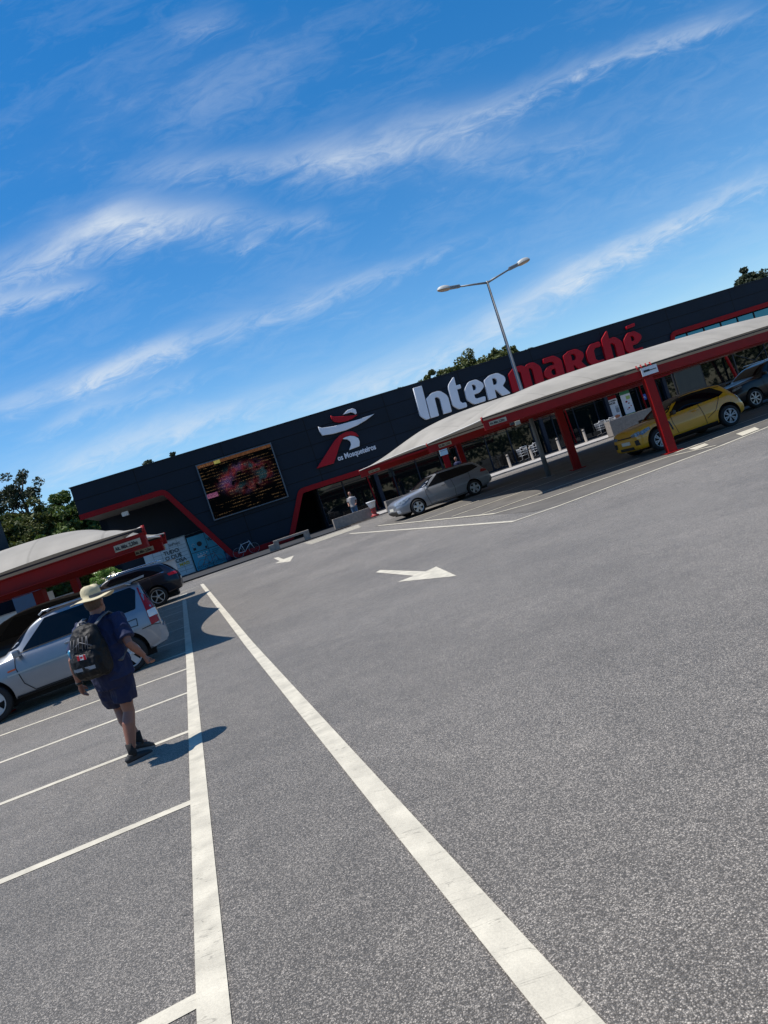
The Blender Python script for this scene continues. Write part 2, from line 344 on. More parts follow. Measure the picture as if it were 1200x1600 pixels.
def add_welds(m_):
    t = m_.node_tree; L = t.links.new; p = t.nodes['Principled BSDF']; src = p.inputs['Base Color'].links[0].from_socket
    tcn = t.nodes.new('ShaderNodeTexCoord'); mp = t.nodes.new('ShaderNodeMapping'); mp.inputs['Rotation'].default_value = (0, 0, R(-16)); L(tcn.outputs['Object'], mp.inputs[0])
    sp = t.nodes.new('ShaderNodeSeparateXYZ'); L(mp.outputs[0], sp.inputs[0])
    def mm(op, a, b):
        n = t.nodes.new('ShaderNodeMath'); n.operation = op
        for i, v in enumerate((a, b)):
            if isinstance(v, (int, float)): n.inputs[i].default_value = v
            else: L(v, n.inputs[i])
        return n.outputs[0]
    fr = mm('FRACT', mm('MULTIPLY', sp.outputs[0], .72), 0)
    wl = mm('MULTIPLY', mm('LESS_THAN', fr, .035), .16)
    nn = t.nodes.new('ShaderNodeTexNoise'); nn.inputs['Scale'].default_value = 2.2; nn.inputs['Detail'].default_value = 7
    mp2 = t.nodes.new('ShaderNodeMapping'); mp2.inputs['Scale'].default_value = (1.6, .3, 1); L(mp.outputs[0], mp2.inputs[0]); L(mp2.outputs[0], nn.inputs['Vector'])
    k = mm('SUBTRACT', mm('SUBTRACT', 1.1, wl), mm('MULTIPLY', nn.outputs[0], .22))
    vm = t.nodes.new('ShaderNodeVectorMath'); vm.operation = 'SCALE'; L(src, vm.inputs[0]); L(k, vm.inputs['Scale']); L(vm.outputs[0], p.inputs['Base Color'])
add_welds(A['fabric'])
A['seam'] = mat('canopy_webbing', (.50, .48, .45), .7)
A['dark_rubber'] = mat('dark_edge', (.012, .012, .014), .8)
A['steel'] = mat('galvanised_steel', (.42, .44, .47), .42, metal=.55, noise=.2, nscale=6)
A['lampgrey'] = mat('lamp_housing_grey', (.36, .37, .36), .5, noise=.12, nscale=8)
A['lampdark'] = mat('lamp_gear_grey', (.16, .17, .18), .55, noise=.12, nscale=8)
A['polegrey'] = mat('aged_zinc_pole', (.16, .165, .17), .5, metal=.3, noise=.3, nscale=9, stretch=(1, 1, .2))
A['concrete'] = mat('cast_concrete', (.25, .22, .19), .85, noise=.22, nscale=7, bump=.3, bscale=60)
A['white'] = mat('white_panel', (.62, .63, .64), .5, noise=.08, nscale=4)
A['offwhite'] = mat('weathered_sign', (.34, .31, .235), .6, noise=.2, nscale=14)
A['ink'] = mat('black_lettering', (.012, .012, .015), .6)
A['teal'] = mat('teal_panel', (.045, .33, .46), .5, noise=.08, nscale=2)
A['tealdark'] = mat('teal_groove', (.01, .06, .09), .6)
A['yellowink'] = mat('yellow_lettering', (.65, .42, .03), .6)
A['tyre'] = mat('tyre_rubber', (.012, .012, .013), .82, noise=.2, nscale=30)
A['hub'] = mat('wheel_well_dark', (.006, .006, .007), .8)
A['alloy'] = mat('alloy_rim', (.50, .52, .54), .33, metal=.7, noise=.1, nscale=10)
A['alloyw'] = mat('pale_alloy_rim', (.42, .44, .46), .4, metal=.35, noise=.08, nscale=10)
A['plastic'] = mat('black_plastic', (.012, .012, .014), .55, noise=.2, nscale=20)
A['carglass'] = mat('tinted_car_glass', (.002, .003, .005), .04, spec=.4, ior=1.45)
A['lampglass'] = mat('headlamp_glass', (.20, .23, .26), .08, spec=1, noise=.6, nscale=18)
A['redlamp'] = mat('red_lamp_lens', (.30, .003, .006), .25, spec=.4)
A['clearlamp'] = mat('clear_lamp_lens', (.62, .62, .62), .18, spec=1)
A['amber'] = mat('amber_lens', (.55, .08, .01), .2)
A['chrome'] = mat('chrome', (.75, .77, .8), .15, metal=1)
A['plate'] = mat('number_plate', (.62, .60, .52), .5)
def carpaint(n, c, metal=0, rough=.3): return mat(n, c, rough, metal=metal, noise=.05, nscale=3, coat=.9, spec=.5)
A['silver'] = carpaint('silver_paint', (.22, .245, .28), .45, .36)
A['greycar'] = carpaint('light_grey_paint', (.21, .225, .25), .25, .36)
A['yellow'] = carpaint('yellow_paint', (.60, .275, .002), 0, .33)
A['blackcar'] = mat('black_paint', (.004, .004, .006), .3, coat=.4, spec=.3)
A['bluecar'] = mat('dark_blue_paint', (.003, .004, .012), .3, coat=.45, spec=.3)
A['skin'] = mat('skin', (.25, .105, .068), .55, noise=.12, nscale=14)
A['hair'] = mat('short_hair', (.10, .06, .04), .8, noise=.3, nscale=60)
A['tee'] = mat('navy_cotton', (.006, .013, .055), .85, noise=.15, nscale=20, bump=.35, bscale=14)
A['short'] = mat('navy_shorts_cloth', (.005, .008, .040), .85, noise=.15, nscale=20, bump=.35, bscale=12)
A['hat'] = mat('khaki_hat_cloth', (.48, .42, .27), .85, noise=.10, nscale=12, bump=.3, bscale=25)
A['pack'] = mat('black_nylon', (.006, .006, .007), .6, spec=.25, noise=.4, nscale=12, bump=.6, bscale=18)
A['strap'] = mat('grey_webbing', (.09, .09, .10), .6)
A['reflect'] = mat('grey_reflective_strip', (.20, .22, .25), .4)
A['flagred'] = mat('flag_red', (.62, .012, .02), .7); A['flagwhite'] = mat('flag_white', (.75, .74, .72), .7)
A['sock'] = mat('black_sock', (.01, .01, .011), .9); A['shoe'] = mat('black_shoe', (.014, .014, .016), .7, noise=.3, nscale=40)
A['sole'] = mat('grey_sole', (.19, .19, .19), .7)
A['bottle'] = mat('blue_bottle', (.03, .20, .34), .3)
A['whitetee'] = mat('white_cotton', (.32, .30, .29), .85, noise=.12, nscale=20)
A['jeans'] = mat('blue_denim', (.05, .10, .17), .85, noise=.2, nscale=20)
A['greenpanel'] = mat('green_poster_band', (.02, .16, .06), .6)
A['bluesticker'] = mat('blue_sign', (.02, .07, .35), .5)
A['pizza'] = mat('poster_food', (.55, .22, .09), .6, noise=.6, nscale=30, dark=(.35, .03, .02))
A['terracotta'] = mat('red_pedestal', (.36, .035, .03), .6, noise=.15)
A['grass'] = mat('lawn', (.07, .17, .02), .9, noise=.4, nscale=10)
A['bark'] = mat('bark', (.11, .075, .05), .9, noise=.3, nscale=8)
A['wallgrey'] = mat('grey_render', (.20, .20, .21), .85, noise=.15, nscale=3)
A['palewall'] = mat('pale_wall', (.42, .42, .40), .85, noise=.2, nscale=2)
def leafmat(n, a, b):
    m_ = mat(n, a, .75, noise=.5, nscale=1.1, dark=b); 
    t = m_.node_tree; p = t.nodes['Principled BSDF']; tr = t.nodes.new('ShaderNodeBsdfTranslucent'); tr.inputs[0].default_value = (*[c*1.3 for c in a], 1)
    ms = t.nodes.new('ShaderNodeMixShader'); ms.inputs[0].default_value = .18
    t.links.new(p.outputs[0], ms.inputs[1]); t.links.new(tr.outputs[0], ms.inputs[2]); t.links.new(ms.outputs[0], t.nodes['Material Output'].inputs[0]); return m_
A['leaf'] = leafmat('leaf_olive', (.075, .115, .018), (.03, .05, .010))
A['pine'] = leafmat('pine_needles', (.075, .09, .018), (.03, .04, .010))
A['pinedark'] = leafmat('dark_pine_needles', (.032, .045, .02), (.014, .022, .010))
A['hedge'] = leafmat('hedge_leaf', (.14, .24, .04), (.07, .14, .02))

# ------------------------------------------------------------------ terrain
def zt(y): return .5*min(max((y-12)/26, 0), 1)
mb = MB()
ys = [-700, 12, 38, 700]; xs = [-500, 0, 500]
vv = [[mb.bm.verts.new((x, y, zt(y))) for x in xs] for y in ys]
for j in range(3):
    for i in range(2): mb.bm.faces.new((vv[j][i], vv[j][i+1], vv[j+1][i+1], vv[j+1][i]))
tag(mb.build('ground', A['asphalt']), kind='structure')

def sheet(name, poly, h, m_, step=None):
    """flat polygon laid on the terrain"""
    mb = MB(); f = mb.bm.faces.new([mb.bm.verts.new((p[0], p[1], 0)) for p in poly])
    y0, y1 = min(p[1] for p in poly), max(p[1] for p in poly)
    for yc in (12, 38):
        if y0 < yc < y1:
            bmesh.ops.bisect_plane(mb.bm, geom=mb.bm.verts[:]+mb.bm.edges[:]+mb.bm.faces[:], plane_co=(0, yc, 0), plane_no=(0, 1, 0))
    for v in mb.bm.verts: v.co.z = zt(v.co.y)+h
    bmesh.ops.recalc_face_normals(mb.bm, faces=mb.bm.faces)
    for f in mb.bm.faces:
        if f.normal.z < 0: f.normal_flip()
    o = mb.build(name, m_, rn=False); tag(o, kind='structure'); return o
def line(name, pts, wd, h=.004):
    bb = band(pts, wd/2); n = len(pts)
    o = sheet(name, bb, h, A['paint']) if n == 2 else None
    if o is None:
        mb = MB(); L_, R_ = bb[:n], bb[n:][::-1]
        for i in range(n-1):
            mb.face([(*L_[i], zt(L_[i][1])+h), (*R_[i], zt(R_[i][1])+h), (*R_[i+1], zt(R_[i+1][1])+h), (*L_[i+1], zt(L_[i+1][1])+h)])
        bmesh.ops.remove_doubles(mb.bm, verts=mb.bm.verts, dist=.0005)
        o = mb.build(name, A['paint']); tag(o, kind='structure')
    return o
# two wide lane lines
line('lane_line', [(-1.135, 2.3), (-8.0, 25.9)], .134, .006)
line('lane_line', [(.313, 1.3), (-8.65, 31.1)], .143, .006)
# bay lines on the left, from the lane line to the far side under the canopy
for p, q, wd in [((-3.84, 11.465), (-9.2, 10.53), .10), ((-3.24, 9.435), (-8.0, 8.38), .10), ((-2.63, 7.336), (-6.6, 6.44), .10), ((-2.01, 5.20), (-5.0, 4.45), .10), ((-1.32, 2.86), (-3.6, 2.12), .105)]:
    line('bay_line', [p, q], wd)
for k, y in enumerate([13.3, 15.3, 17.4, 19.5, 21.7, 24.0]):
    x = -.2909*(y-2.3)-1.135
    line('bay_line', [(x, y), (x-5.6, y-1.0)], .10)
line('bay_line', [(-8.62, 30.4), (-14.0, 28.3)], .13)
line('bay_line', [(-9.3, 33.6), (-6.7, 34.4)], .12)
sheet('painted_block', [(-8.75, 27.9), (-8.45, 28.0), (-8.65, 28.6), (-8.95, 28.5)], .005, A['paint'])
# arrows
sheet('painted_arrow', [(-.60, 15.75), (-.49, 15.9), (.40, 13.48), (.63, 13.66), (.83, 11.85), (-.17, 13.33), (.16, 13.42)], .005, A['paint'])
sheet('painted_arrow', [(-5.55, 32.7), (-5.27, 32.3), (-4.67, 29.8), (-4.22, 29.9), (-4.06, 27.3), (-4.93, 28.95), (-4.76, 29.3)], .005, A['paint'])
# paved island with its lines on the right
isl = [(-.6, 31.3), (2.85, 19.9), (3.5, 17.3), (4.2, 17.0), (6.6, 17.7), (8.8, 18.4), (11, 19.3), (24, 24.5), (28, 38), (2, 36)]
sheet('paved_island', isl, .004, A['pavers'])
line('edge_line', [(-1.8, 32.1), (2.85, 16.72), (4.0, 16.8), (6.6, 17.55), (8.8, 18.15), (10.6, 18.95), (24, 24.1)], .13, .009)
line('edge_line', [(-.45, 31.1), (1.95, 23.1), (2.95, 19.9), (4.1, 19.3), (6.1, 19.55), (8.1, 19.75), (8.9, 18.6)], .11, .012)
line('bay_line', [(2.1, 23.4), (7.0, 24.6)], .10, .014)
line('bay_line', [(2.75, 20.9), (8.2, 22.2)], .10, .014)
line('bay_line', [(1.3, 25.9), (6.6, 27.2)], .10, .014)
line('bay_line', [(.5, 28.5), (5.8, 29.8)], .10, .014)
line('bay_line', [(8.5, 20.2), (14.5, 21.8)], .16, .014)
line('bay_line', [(9.0, 25.6), (18, 27.8)], .12, .014)
line('bay_line', [(9.0, 21.9), (16.5, 23.8)], .10, .016)
sheet('painted_block', [(8.6, 19.15), (9.05, 19.3), (9.3, 20.05), (8.75, 19.95)], .016, A['paint'])
sheet('painted_block', [(9.72, 18.75), (10.35, 19.0), (10.75, 19.95), (10.1, 19.8)], .016, A['paint'])
# crossing stripes by the kerb
def lerp2(a, b, t): return a+(b-a)*t
for k in range(4):
    t_ = (k+.5)/4
    line('crossing_stripe', [(lerp2(-4.5, -3.8, t_), lerp2(36.8, 33.6, t_)), (lerp2(-1.5, -1.3, t_), lerp2(37.1, 34.3, t_))], .42, .007)

# ------------------------------------------------------------------ supermarket
FX, FY, FA = -8.68, 45.59, R(11)
def fac(t, y, z): return (FX+t*math.cos(FA)-y*math.sin(FA), FY+t*math.sin(FA)+y*math.cos(FA), z)
# pavement in front of it
def paved(name, t0, t1, y0, y1, top, m_):
    mb = MB(); mb.b2((t0, y0, .3), (t1, y1, top), 0, .015)
    o = mb.build(name, m_, None, (FX, FY, 0), (0, 0, FA)); tag(o, kind='structure'); return o
paved('pavement', -14, 5.2, -8.6, 10, .56, A['shade_paving'])  # dark strip before the facade is painted shade, not a darker stone
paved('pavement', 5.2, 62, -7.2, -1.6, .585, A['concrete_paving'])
paved('pavement', 5.2, 62, -1.59, 10, .62, A['shade_paving'])

bd = empty('supermarket', (FX, FY, 0), FA, 'long low supermarket with dark navy cladding and red edged openings', 'supermarket')
edge = fillet([(-9.5, 6.08), (-4.25, 6.08), (-1.45, .86), (1.6, .60), (2.5, .60), (2.9, 1.0), (4.05, 3.46), (33.35, 3.46), (33.35, 6.06), (62, 6.06)], [0, .35, .1, .05, .3, .3, .35, 0, .4, 0])
edge = fillet([(-9.5, 6.08), (-4.25, 6.08), (-1.48, .95), (-1.0, .76), (2.45, .76), (3.98, 3.46), (33.35, 3.46), (33.45, 6.06), (62, 6.06)], [0, .45, .2, .1, .1, .4, .1, .45, 0])
mb = MB(); mb.prism([(-9.5, 8.0)] + edge + [(62, 8.0)], 0, .5); mb.build('wall', A['navy'], bd)
mb = MB(); mb.b2((-9.5, 5.5, .5), (-9.0, 40, 8.0)); mb.b2((-9.5, .5, 6.3), (-9.1, 5.5, 8.0)); mb.build('side_wall', A['navy'], bd)
mb = MB(); mb.b2((-9.45, .5, 7.55), (62, 40, 7.8)); mb.build('roof', A['roof'], bd)
mb = MB(); mb.b2((-9.56, -.05, 8.003), (62, .55, 8.06)); mb.build('parapet_cap', A['navy_plain'], bd)
mb = MB(); mb.b2((-9.45, .52, 6.0), (-1, 5.5, 6.2)); mb.b2((2.6, .52, 3.45), (33.3, 2.2, 3.62)); mb.b2((33.4, .52, 6.05), (62, 2.2, 6.2)); mb.build('soffit', A['soffit'], bd)
mb = MB(); ribbon(mb, [edge[0]] + [p for p in edge[1:]], .17, -.10, -.003); mb.build('red_edging', A['red'], bd)
mb = MB(); mb.b2((-9.5, 5.5, .5), (2.4, 5.7, 6.0)); mb.b2((-1.5, .5, .4), (2.55, .9, .95)); mb.b2((-1.4, .9, .5), (-.9, 5.5, 6.0)); mb.build('recess_wall', A['navy_plain'], bd)
mb = MB(); mb.b2((2.0, .5, .5), (2.4, 6, 3.4)); mb.b2((2.4, 4.8, .5), (5.0, 5.0, 3.45)); mb.b2((5.0, 1.0, .5), (5.1, 5, 3.45)); mb.b2((5.1, 2.4, .5), (60, 2.6, 6.2)); mb.build('recess_wall', A['black'], bd)
# glazing
for i in range(16):
    t0, t1 = 5.1+i*1.77, 5.1+(i+1)*1.77
    mb = MB(); z0, z1 = .64, 3.44
    for a, b, c, d in [(t0, t0+.05, z0, z1), (t1-.04, t1, z0, z1), (t0+.05, t1-.04, z0, z0+.08), (t0+.05, t1-.04, z1-.06, z1), (t0+.05, t1-.04, 3.02, 3.06)]:
        mb.b2((a, .78, c), (b, .9, d))
    f_ = mb.build('window', A['navy_plain'], bd)
    mb = MB(); mb.b2((t0+.05, .83, z0+.08), (t1-.04, .85, 3.02)); mb.b2((t0+.05, .83, 3.06), (t1-.04, .85, z1-.06)); mb.build('pane', A['glass'], f_)
for i in range(17):
    t0, t1 = 33.6+i*1.5, 33.6+(i+1)*1.5
    mb = MB(); z0, z1 = .64, 6.0
    for a, b, c, d in [(t0, t0+.05, z0, z1), (t1-.03, t1, z0, z1), (t0+.05, t1-.03, z0, z0+.08), (t0+.05, t1-.03, z1-.06, z1), (t0+.05, t1-.03, 4.1, 4.2)]:
        mb.b2((a, .48, c), (b, .62, d))
    f_ = mb.build('window', A['navy_plain'], bd)
    mb = MB(); mb.b2((t0+.05, .53, z0+.08), (t1-.03, .55, 4.1)); mb.build('pane', A['glass'], f_)
    mb = MB(); mb.b2((t0+.05, .53, 4.2), (t1-.03, .55, z1-.06)); mb.build('pane', A['blueglass'], f_)
for t in (9.15, 15.2, 21.7, 27.0, 31.9):
    mb = MB(); mb.bar((t-.02, .3, .6), (t-.02, .3, 3.46), .26, .30); mb.build('pillar', A['navy_plain'], bd)
for t in (8.7, 24.0, 30.2, 36.15):
    mb = MB(); mb.bar((t, .66, .66), (t-.1, .66, 3.3), .07, .14); mb.build('red_mullion', A['red'], bd)
mb = MB(); mb.box((-7.0, .8, 5.55), (.42, .3, .28), 0, None, .03); mb.build('floodlight', A['white'], bd)
mb = MB(); mb.tube([(-5.2, 5.3, 3.15), (-2.2, 5.3, 3.2)], .025); mb.ico((-5.25, 5.3, 3.15), (.25, .25, .25)); mb.build('pipe', A['lampdark'], bd)

# ---- lettering on the facade
def outline_obj(name, loops, m_, parent, y0=-.16, dep=.14, bev=.02, shear=0, sx=1, ox=0, oz=0, sc_=1, res=1):
    cu = bpy.data.curves.new(name, 'CURVE'); cu.dimensions = '2D'; cu.fill_mode = 'BOTH'; cu.extrude = dep/2; cu.bevel_depth = bev; cu.bevel_resolution = 1
    for lp in loops:
        sp = cu.splines.new('POLY'); sp.points.add(len(lp)-1); sp.use_cyclic_u = True
        for q, p in zip(sp.points, lp): q.co = ((p[0]*sx + p[1]*shear)*sc_+ox, p[1]*sc_+oz, 0, 1)
    tmp = bpy.data.objects.new('tmp', cu); col.objects.link(tmp); tmp.rotation_euler = (R(90), 0, 0); 
    dg = bpy.context.evaluated_depsgraph_get(); me = bpy.data.meshes.new_from_object(tmp.evaluated_get(dg))
    me.transform(Matrix.Translation((0, y0+dep/2, 0)) @ Matrix.Rotation(R(90), 4, 'X')); bpy.data.objects.remove(tmp)
    me.materials.clear(); me.materials.append(m_)
    return link(name, me, parent)
def text(name, s, size, loc, m_, parent, rot=(R(90), 0, 0), ext=.004, bold=0, align='LEFT', sx=1, shear=0):
    cu = bpy.data.curves.new(name, 'FONT'); cu.body = s; cu.size = size; cu.extrude = ext; cu.offset = bold; cu.align_x = align; cu.shear = shear; cu.resolution_u = 3
    tmp = bpy.data.objects.new('tmp', cu); col.objects.link(tmp)
    dg = bpy.context.evaluated_depsgraph_get(); me = bpy.data.meshes.new_from_object(tmp.evaluated_get(dg)); bpy.data.objects.remove(tmp)
    me.transform(Matrix.Translation(loc) @ Euler(rot).to_matrix().to_4x4() @ Matrix.Diagonal((sx, 1, 1, 1)))
    me.materials.clear(); me.materials.append(m_); return link(name, me, parent)
def fl(pts, r_): return fillet(pts, r_, True, 4)
# glyph outlines, x-height 1.0
G = {}
G['I'] = [fl([(0, 1.42), (.40, 1.42), (.40, 0), (.22, 0), (0, .22)], [.0, .03, .03, .08, .22])]
G['n'] = [fl([(0, 0), (.36, 0), (.36, .78), (.50, .78), (.60, .68), (.60, 0), (.96, 0), (.96, .70), (.66, 1.0), (.30, 1.0), (0, .84)], [.02, .02, .1, .05, .1, .02, .02, .34, .3, .2, .08])]
G['t'] = [fl([(0, .22), (.24, 0), (.62, 0), (.62, .20), (.46, .20), (.36, .30), (.36, .84), (.56, .84), (.56, 1.0), (.36, 1.0), (.36, 1.40), (0, 1.10)], [.22, .2, .04, .08, .05, .08, .02, .04, .04, .02, .03, .3])]
G['e'] = [fl([(0, .28), (.26, 0), (.80, 0), (.84, .20), (.44, .20), (.36, .26), (.36, .42), (.62, .42), (.88, .60), (.88, .76), (.62, 1.0), (.26, 1.0), (0, .74)], [.24, .22, .06, .06, .05, .05, .03, .2, .2, .22, .25, .24, .24]),
          fl([(.36, .58), (.48, .58), (.54, .66), (.54, .76), (.46, .84), (.36, .84)], [.02, .06, .05, .05, .06, .02])]
G['R'] = [fl([(0, 0), (.36, 0), (.36, .34), (.42, .34), (.66, 0), (1.04, 0), (.76, .40), (.96, .58), (.96, .76), (.68, 1.0), (.30, 1.0), (0, .86)], [.02, .02, .02, .03, .02, .03, .05, .18, .22, .28, .2, .08]),
          fl([(.36, .54), (.50, .54), (.58, .62), (.58, .76), (.50, .84), (.36, .84)], [.02, .06, .06, .06, .06, .02])]
G['m'] = [fl([(0, 0), (.36, 0), (.36, .80), (.46, .80), (.52, .72), (.52, 0), (.86, 0), (.86, .80), (.96, .80), (1.02, .72), (1.02, 0), (1.38, 0), (1.38, .72), (1.12, 1.0), (.86, .98), (.74, .90), (.60, 1.0), (.26, 1.0), (0, .80)],
          [.02, .02, .06, .04, .06, .02, .02, .06, .04, .06, .02, .02, .3, .25, .04, .06, .1, .2, .1])]
G['a'] = [fl([(0, .26), (.24, 0), (.92, 0), (.92, .74), (.64, 1.0), (.12, 1.0), (.10, .80), (.46, .80), (.56, .72), (.56, .62), (.26, .62), (0, .42)], [.2, .2, .03, .26, .26, .05, .05, .06, .06, .02, .2, .15]),
          fl([(.34, .28), (.40, .18), (.56, .18), (.56, .46), (.42, .46), (.34, .38)], [.05, .05, .02, .02, .06, .06])]
G['c'] = [fl([(0, .28), (.26, 0), (.70, 0), (.74, .20), (.46, .20), (.36, .30), (.36, .70), (.46, .80), (.74, .80), (.72, 1.0), (.26, 1.0), (0, .72)], [.25, .22, .05, .05, .08, .08, .08, .08, .05, .05, .25, .25])]
G['h'] = [fl([(0, 0), (.36, 0), (.36, .78), (.48, .78), (.58, .68), (.58, 0), (.94, 0), (.94, .72), (.66, 1.0), (.36, 1.0), (.36, 1.38), (0, 1.06)], [.02, .02, .05, .05, .08, .02, .02, .3, .28, .03, .03, .26])]
sg = empty('store_sign', (FX, FY, 0), FA, 'large raised word sign, white first half and red second half, on navy wall', 'sign')
XH = 1.60; Z0 = 5.46
for ch, x, m_, wd in [('I', 13.25, 'white_sign', .95), ('n', 13.95, 'white_sign', 1.0), ('t', 15.68, 'white_sign', .98), ('e', 16.78, 'white_sign', 1.0), ('R', 18.32, 'white_sign', 1.0),
                      ('m', 20.18, 'red_sign', 1.12), ('a', 22.78, 'red_sign', 1.04), ('R', 24.52, 'red_sign', 1.02), ('c', 26.32, 'red_sign', 1.05), ('h', 27.72, 'red_sign', 1.03), ('e', 29.42, 'red_sign', 1.03)]:
    outline_obj('letter', G[ch], A[m_], sg, y0=-.22, dep=.20, bev=.012, shear=.07, sx=wd, ox=x, oz=Z0, sc_=XH)
outline_obj('accent', [fl([(.30, 1.18), (.72, 1.22), (.74, 1.34), (.30, 1.30)], .03)], A['red_sign'], sg, y0=-.22, dep=.20, bev=.012, shear=.07, ox=29.42, oz=Z0, sc_=XH)
em = empty('emblem_sign', (FX, FY, 0), FA, 'raised hat and cape emblem with small words under it, left of the big word sign', 'sign')
outline_obj('crown', [[(8.30, 7.44), (8.62, 7.60), (8.95, 7.62), (9.14, 7.50), (9.14, 7.26), (9.05, 7.22), (8.98, 7.34), (8.80, 7.44)]], A['white_sign'], em, y0=-.2)
outline_obj('hat_band', [[(7.44, 7.56), (7.56, 7.46), (7.85, 7.38), (8.4, 7.26), (9.10, 7.12), (8.7, 7.00), (8.3, 6.97), (7.85, 7.02), (7.55, 7.16), (7.44, 7.36)]], A['red_sign'], em, y0=-.2)
outline_obj('brim', [[(6.42, 7.10), (6.6, 6.97), (7.4, 6.85), (8.3, 6.82), (9.2, 6.80), (10.16, 6.84), (9.6, 6.64), (8.9, 6.48), (8.1, 6.40), (7.2, 6.42), (6.5, 6.52), (6.42, 6.8)]], A['white_sign'], em, y0=-.2)
outline_obj('cape', [[(5.48, 4.56), (6.02, 5.0), (6.62, 5.50), (7.15, 5.92), (7.6, 6.16), (8.05, 6.26), (8.45, 6.18), (8.68, 5.98), (8.76, 5.78), (8.55, 5.86), (8.25, 5.99), (7.9, 5.98), (7.6, 5.84), (7.3, 5.5), (7.0, 5.05), (6.62, 4.56)]], A['red_sign'], em, y0=-.2)
outline_obj('leg', [[(7.72, 5.90), (7.95, 5.93), (8.25, 5.92), (8.50, 5.82), (8.70, 5.62), (8.72, 5.4), (8.62, 5.12), (7.92, 5.08), (8.14, 5.35), (8.16, 5.58), (8.02, 5.78)]], A['white_sign'], em, y0=-.2)
text('lettering', 'os Mosqueteiros', .50, (6.98, -.06, 4.60), A['white_sign'], em, ext=.03, bold=.012, sx=.80)

# ---- LED screen
def led_mat():
    m_ = bpy.data.materials.new('led_picture'); m_.use_nodes = True; t = m_.node_tree; p = t.nodes['Principled BSDF']; L = t.links.new
    p.inputs['Base Color'].default_value = (.002, .002, .002, 1); p.inputs['Roughness'].default_value = .9; p.inputs['Specular IOR Level'].default_value = .05
    tcn = t.nodes.new('ShaderNodeTexCoord'); sp = t.nodes.new('ShaderNodeSeparateXYZ'); L(tcn.outputs['Object'], sp.inputs[0]); x, _, z = sp.outputs
    def mm(op, a, b=None):
        n = t.nodes.new('ShaderNodeMath'); n.operation = op
        for i, v in enumerate((a, b)):
            if v is None: continue
            if isinstance(v, (int, float)): n.inputs[i].default_value = v
            else: L(v, n.inputs[i])
        return n.outputs[0]
    def mr(v, a, b, c=0, d=1):
        n = t.nodes.new('ShaderNodeMapRange'); L(v, n.inputs[0])
        for i, q in enumerate((a, b, c, d)): n.inputs[i+1].default_value = q
        return n.outputs[0]
    def box(x0, x1, z0, z1):
        return mm('MULTIPLY', mm('MULTIPLY', mm('GREATER_THAN', x, x0), mm('LESS_THAN', x, x1)), mm('MULTIPLY', mm('GREATER_THAN', z, z0), mm('LESS_THAN', z, z1)))
    def noise(s, d=4, sc_=(1, 1, 1)):
        mp = t.nodes.new('ShaderNodeMapping'); mp.inputs['Scale'].default_value = sc_; L(tcn.outputs['Object'], mp.inputs[0])
        n = t.nodes.new('ShaderNodeTexNoise'); n.inputs['Scale'].default_value = s; n.inputs['Detail'].default_value = d; L(mp.outputs[0], n.inputs['Vector']); return n.outputs
    def scale(c, f_):
        n = t.nodes.new('ShaderNodeVectorMath'); n.operation = 'SCALE'
        if isinstance(c, tuple): n.inputs[0].default_value = c
        else: L(c, n.inputs[0])
        L(f_, n.inputs['Scale']); return n.outputs[0]
    def add(a, b):
        n = t.nodes.new('ShaderNodeVectorMath'); n.operation = 'ADD'; L(a, n.inputs[0]); L(b, n.inputs[1]); return n.outputs[0]
    speck = mr(noise(26, 2)[0], .5, .62)
    rowl = mm('GREATER_THAN', mm('SINE', mm('MULTIPLY', z, 2*math.pi/.205)), .62)
    brk = mr(noise(1.6, 3, (1, 1, 4.9))[0], .47, .52)
    lines = mm('MULTIPLY', mm('MULTIPLY', rowl, brk), speck)
    c = scale((.26, .16, .07), lines)
    topb = mm('MULTIPLY', box(-3, 3, 1.60, 1.80), mr(speck, 0, 1, .45, 1)); c = add(c, scale((.30, .13, .06), topb))
    c = add(c, scale((.33, .40, .10), box(-1.35, -.95, 1.58, 1.80)))
    c = add(c, scale((.42, .14, .30), mm('MULTIPLY', box(-2.42, -1.72, -.42, -.12), mr(noise(14, 3)[0], .4, .6, .4, 1))))
    # blurred picture of a rosy round shape in the middle
    dx = mm('MULTIPLY', mm('SUBTRACT', x, .25), .55); dz = mm('SUBTRACT', z, .25)
    rr = mm('ADD', mm('MULTIPLY', dx, dx), mm('MULTIPLY', dz, dz))
    ring = mm('EXPONENT', mm('MULTIPLY', mm('POWER', mm('ABSOLUTE', mm('SUBTRACT', mm('SQRT', rr), .66)), 2), -14))
    rg = mm('MULTIPLY', mm('MULTIPLY', ring, mr(noise(2.2, 5)[0], .36, .52)), mr(speck, 0, 1, .3, 1))
    ramp = t.nodes.new('ShaderNodeValToRGB'); L(noise(1.1, 2)[0], ramp.inputs[0])
    ramp.color_ramp.elements[0].position = .38; ramp.color_ramp.elements[0].color = (.22, .13, .34, 1); ramp.color_ramp.elements[1].position = .62; ramp.color_ramp.elements[1].color = (.05, .13, .17, 1)
    e_ = ramp.color_ramp.elements.new(.5); e_.color = (.42, .05, .06, 1)
    c = add(c, scale(ramp.outputs[0], rg))
    L(c, p.inputs['Emission Color']); p.inputs['Emission Strength'].default_value = .34
    return m_
A['led'] = led_mat()
ls = empty('led_screen', fac(.62, 0, 5.19), FA, 'dark outdoor video screen with faint dotted picture on navy wall', 'screen')
mb = MB(); mb.b2((-2.42, -.22, -1.78), (2.42, -.19, 1.80)); mb.build('display', A['led'], ls)
mb = MB()
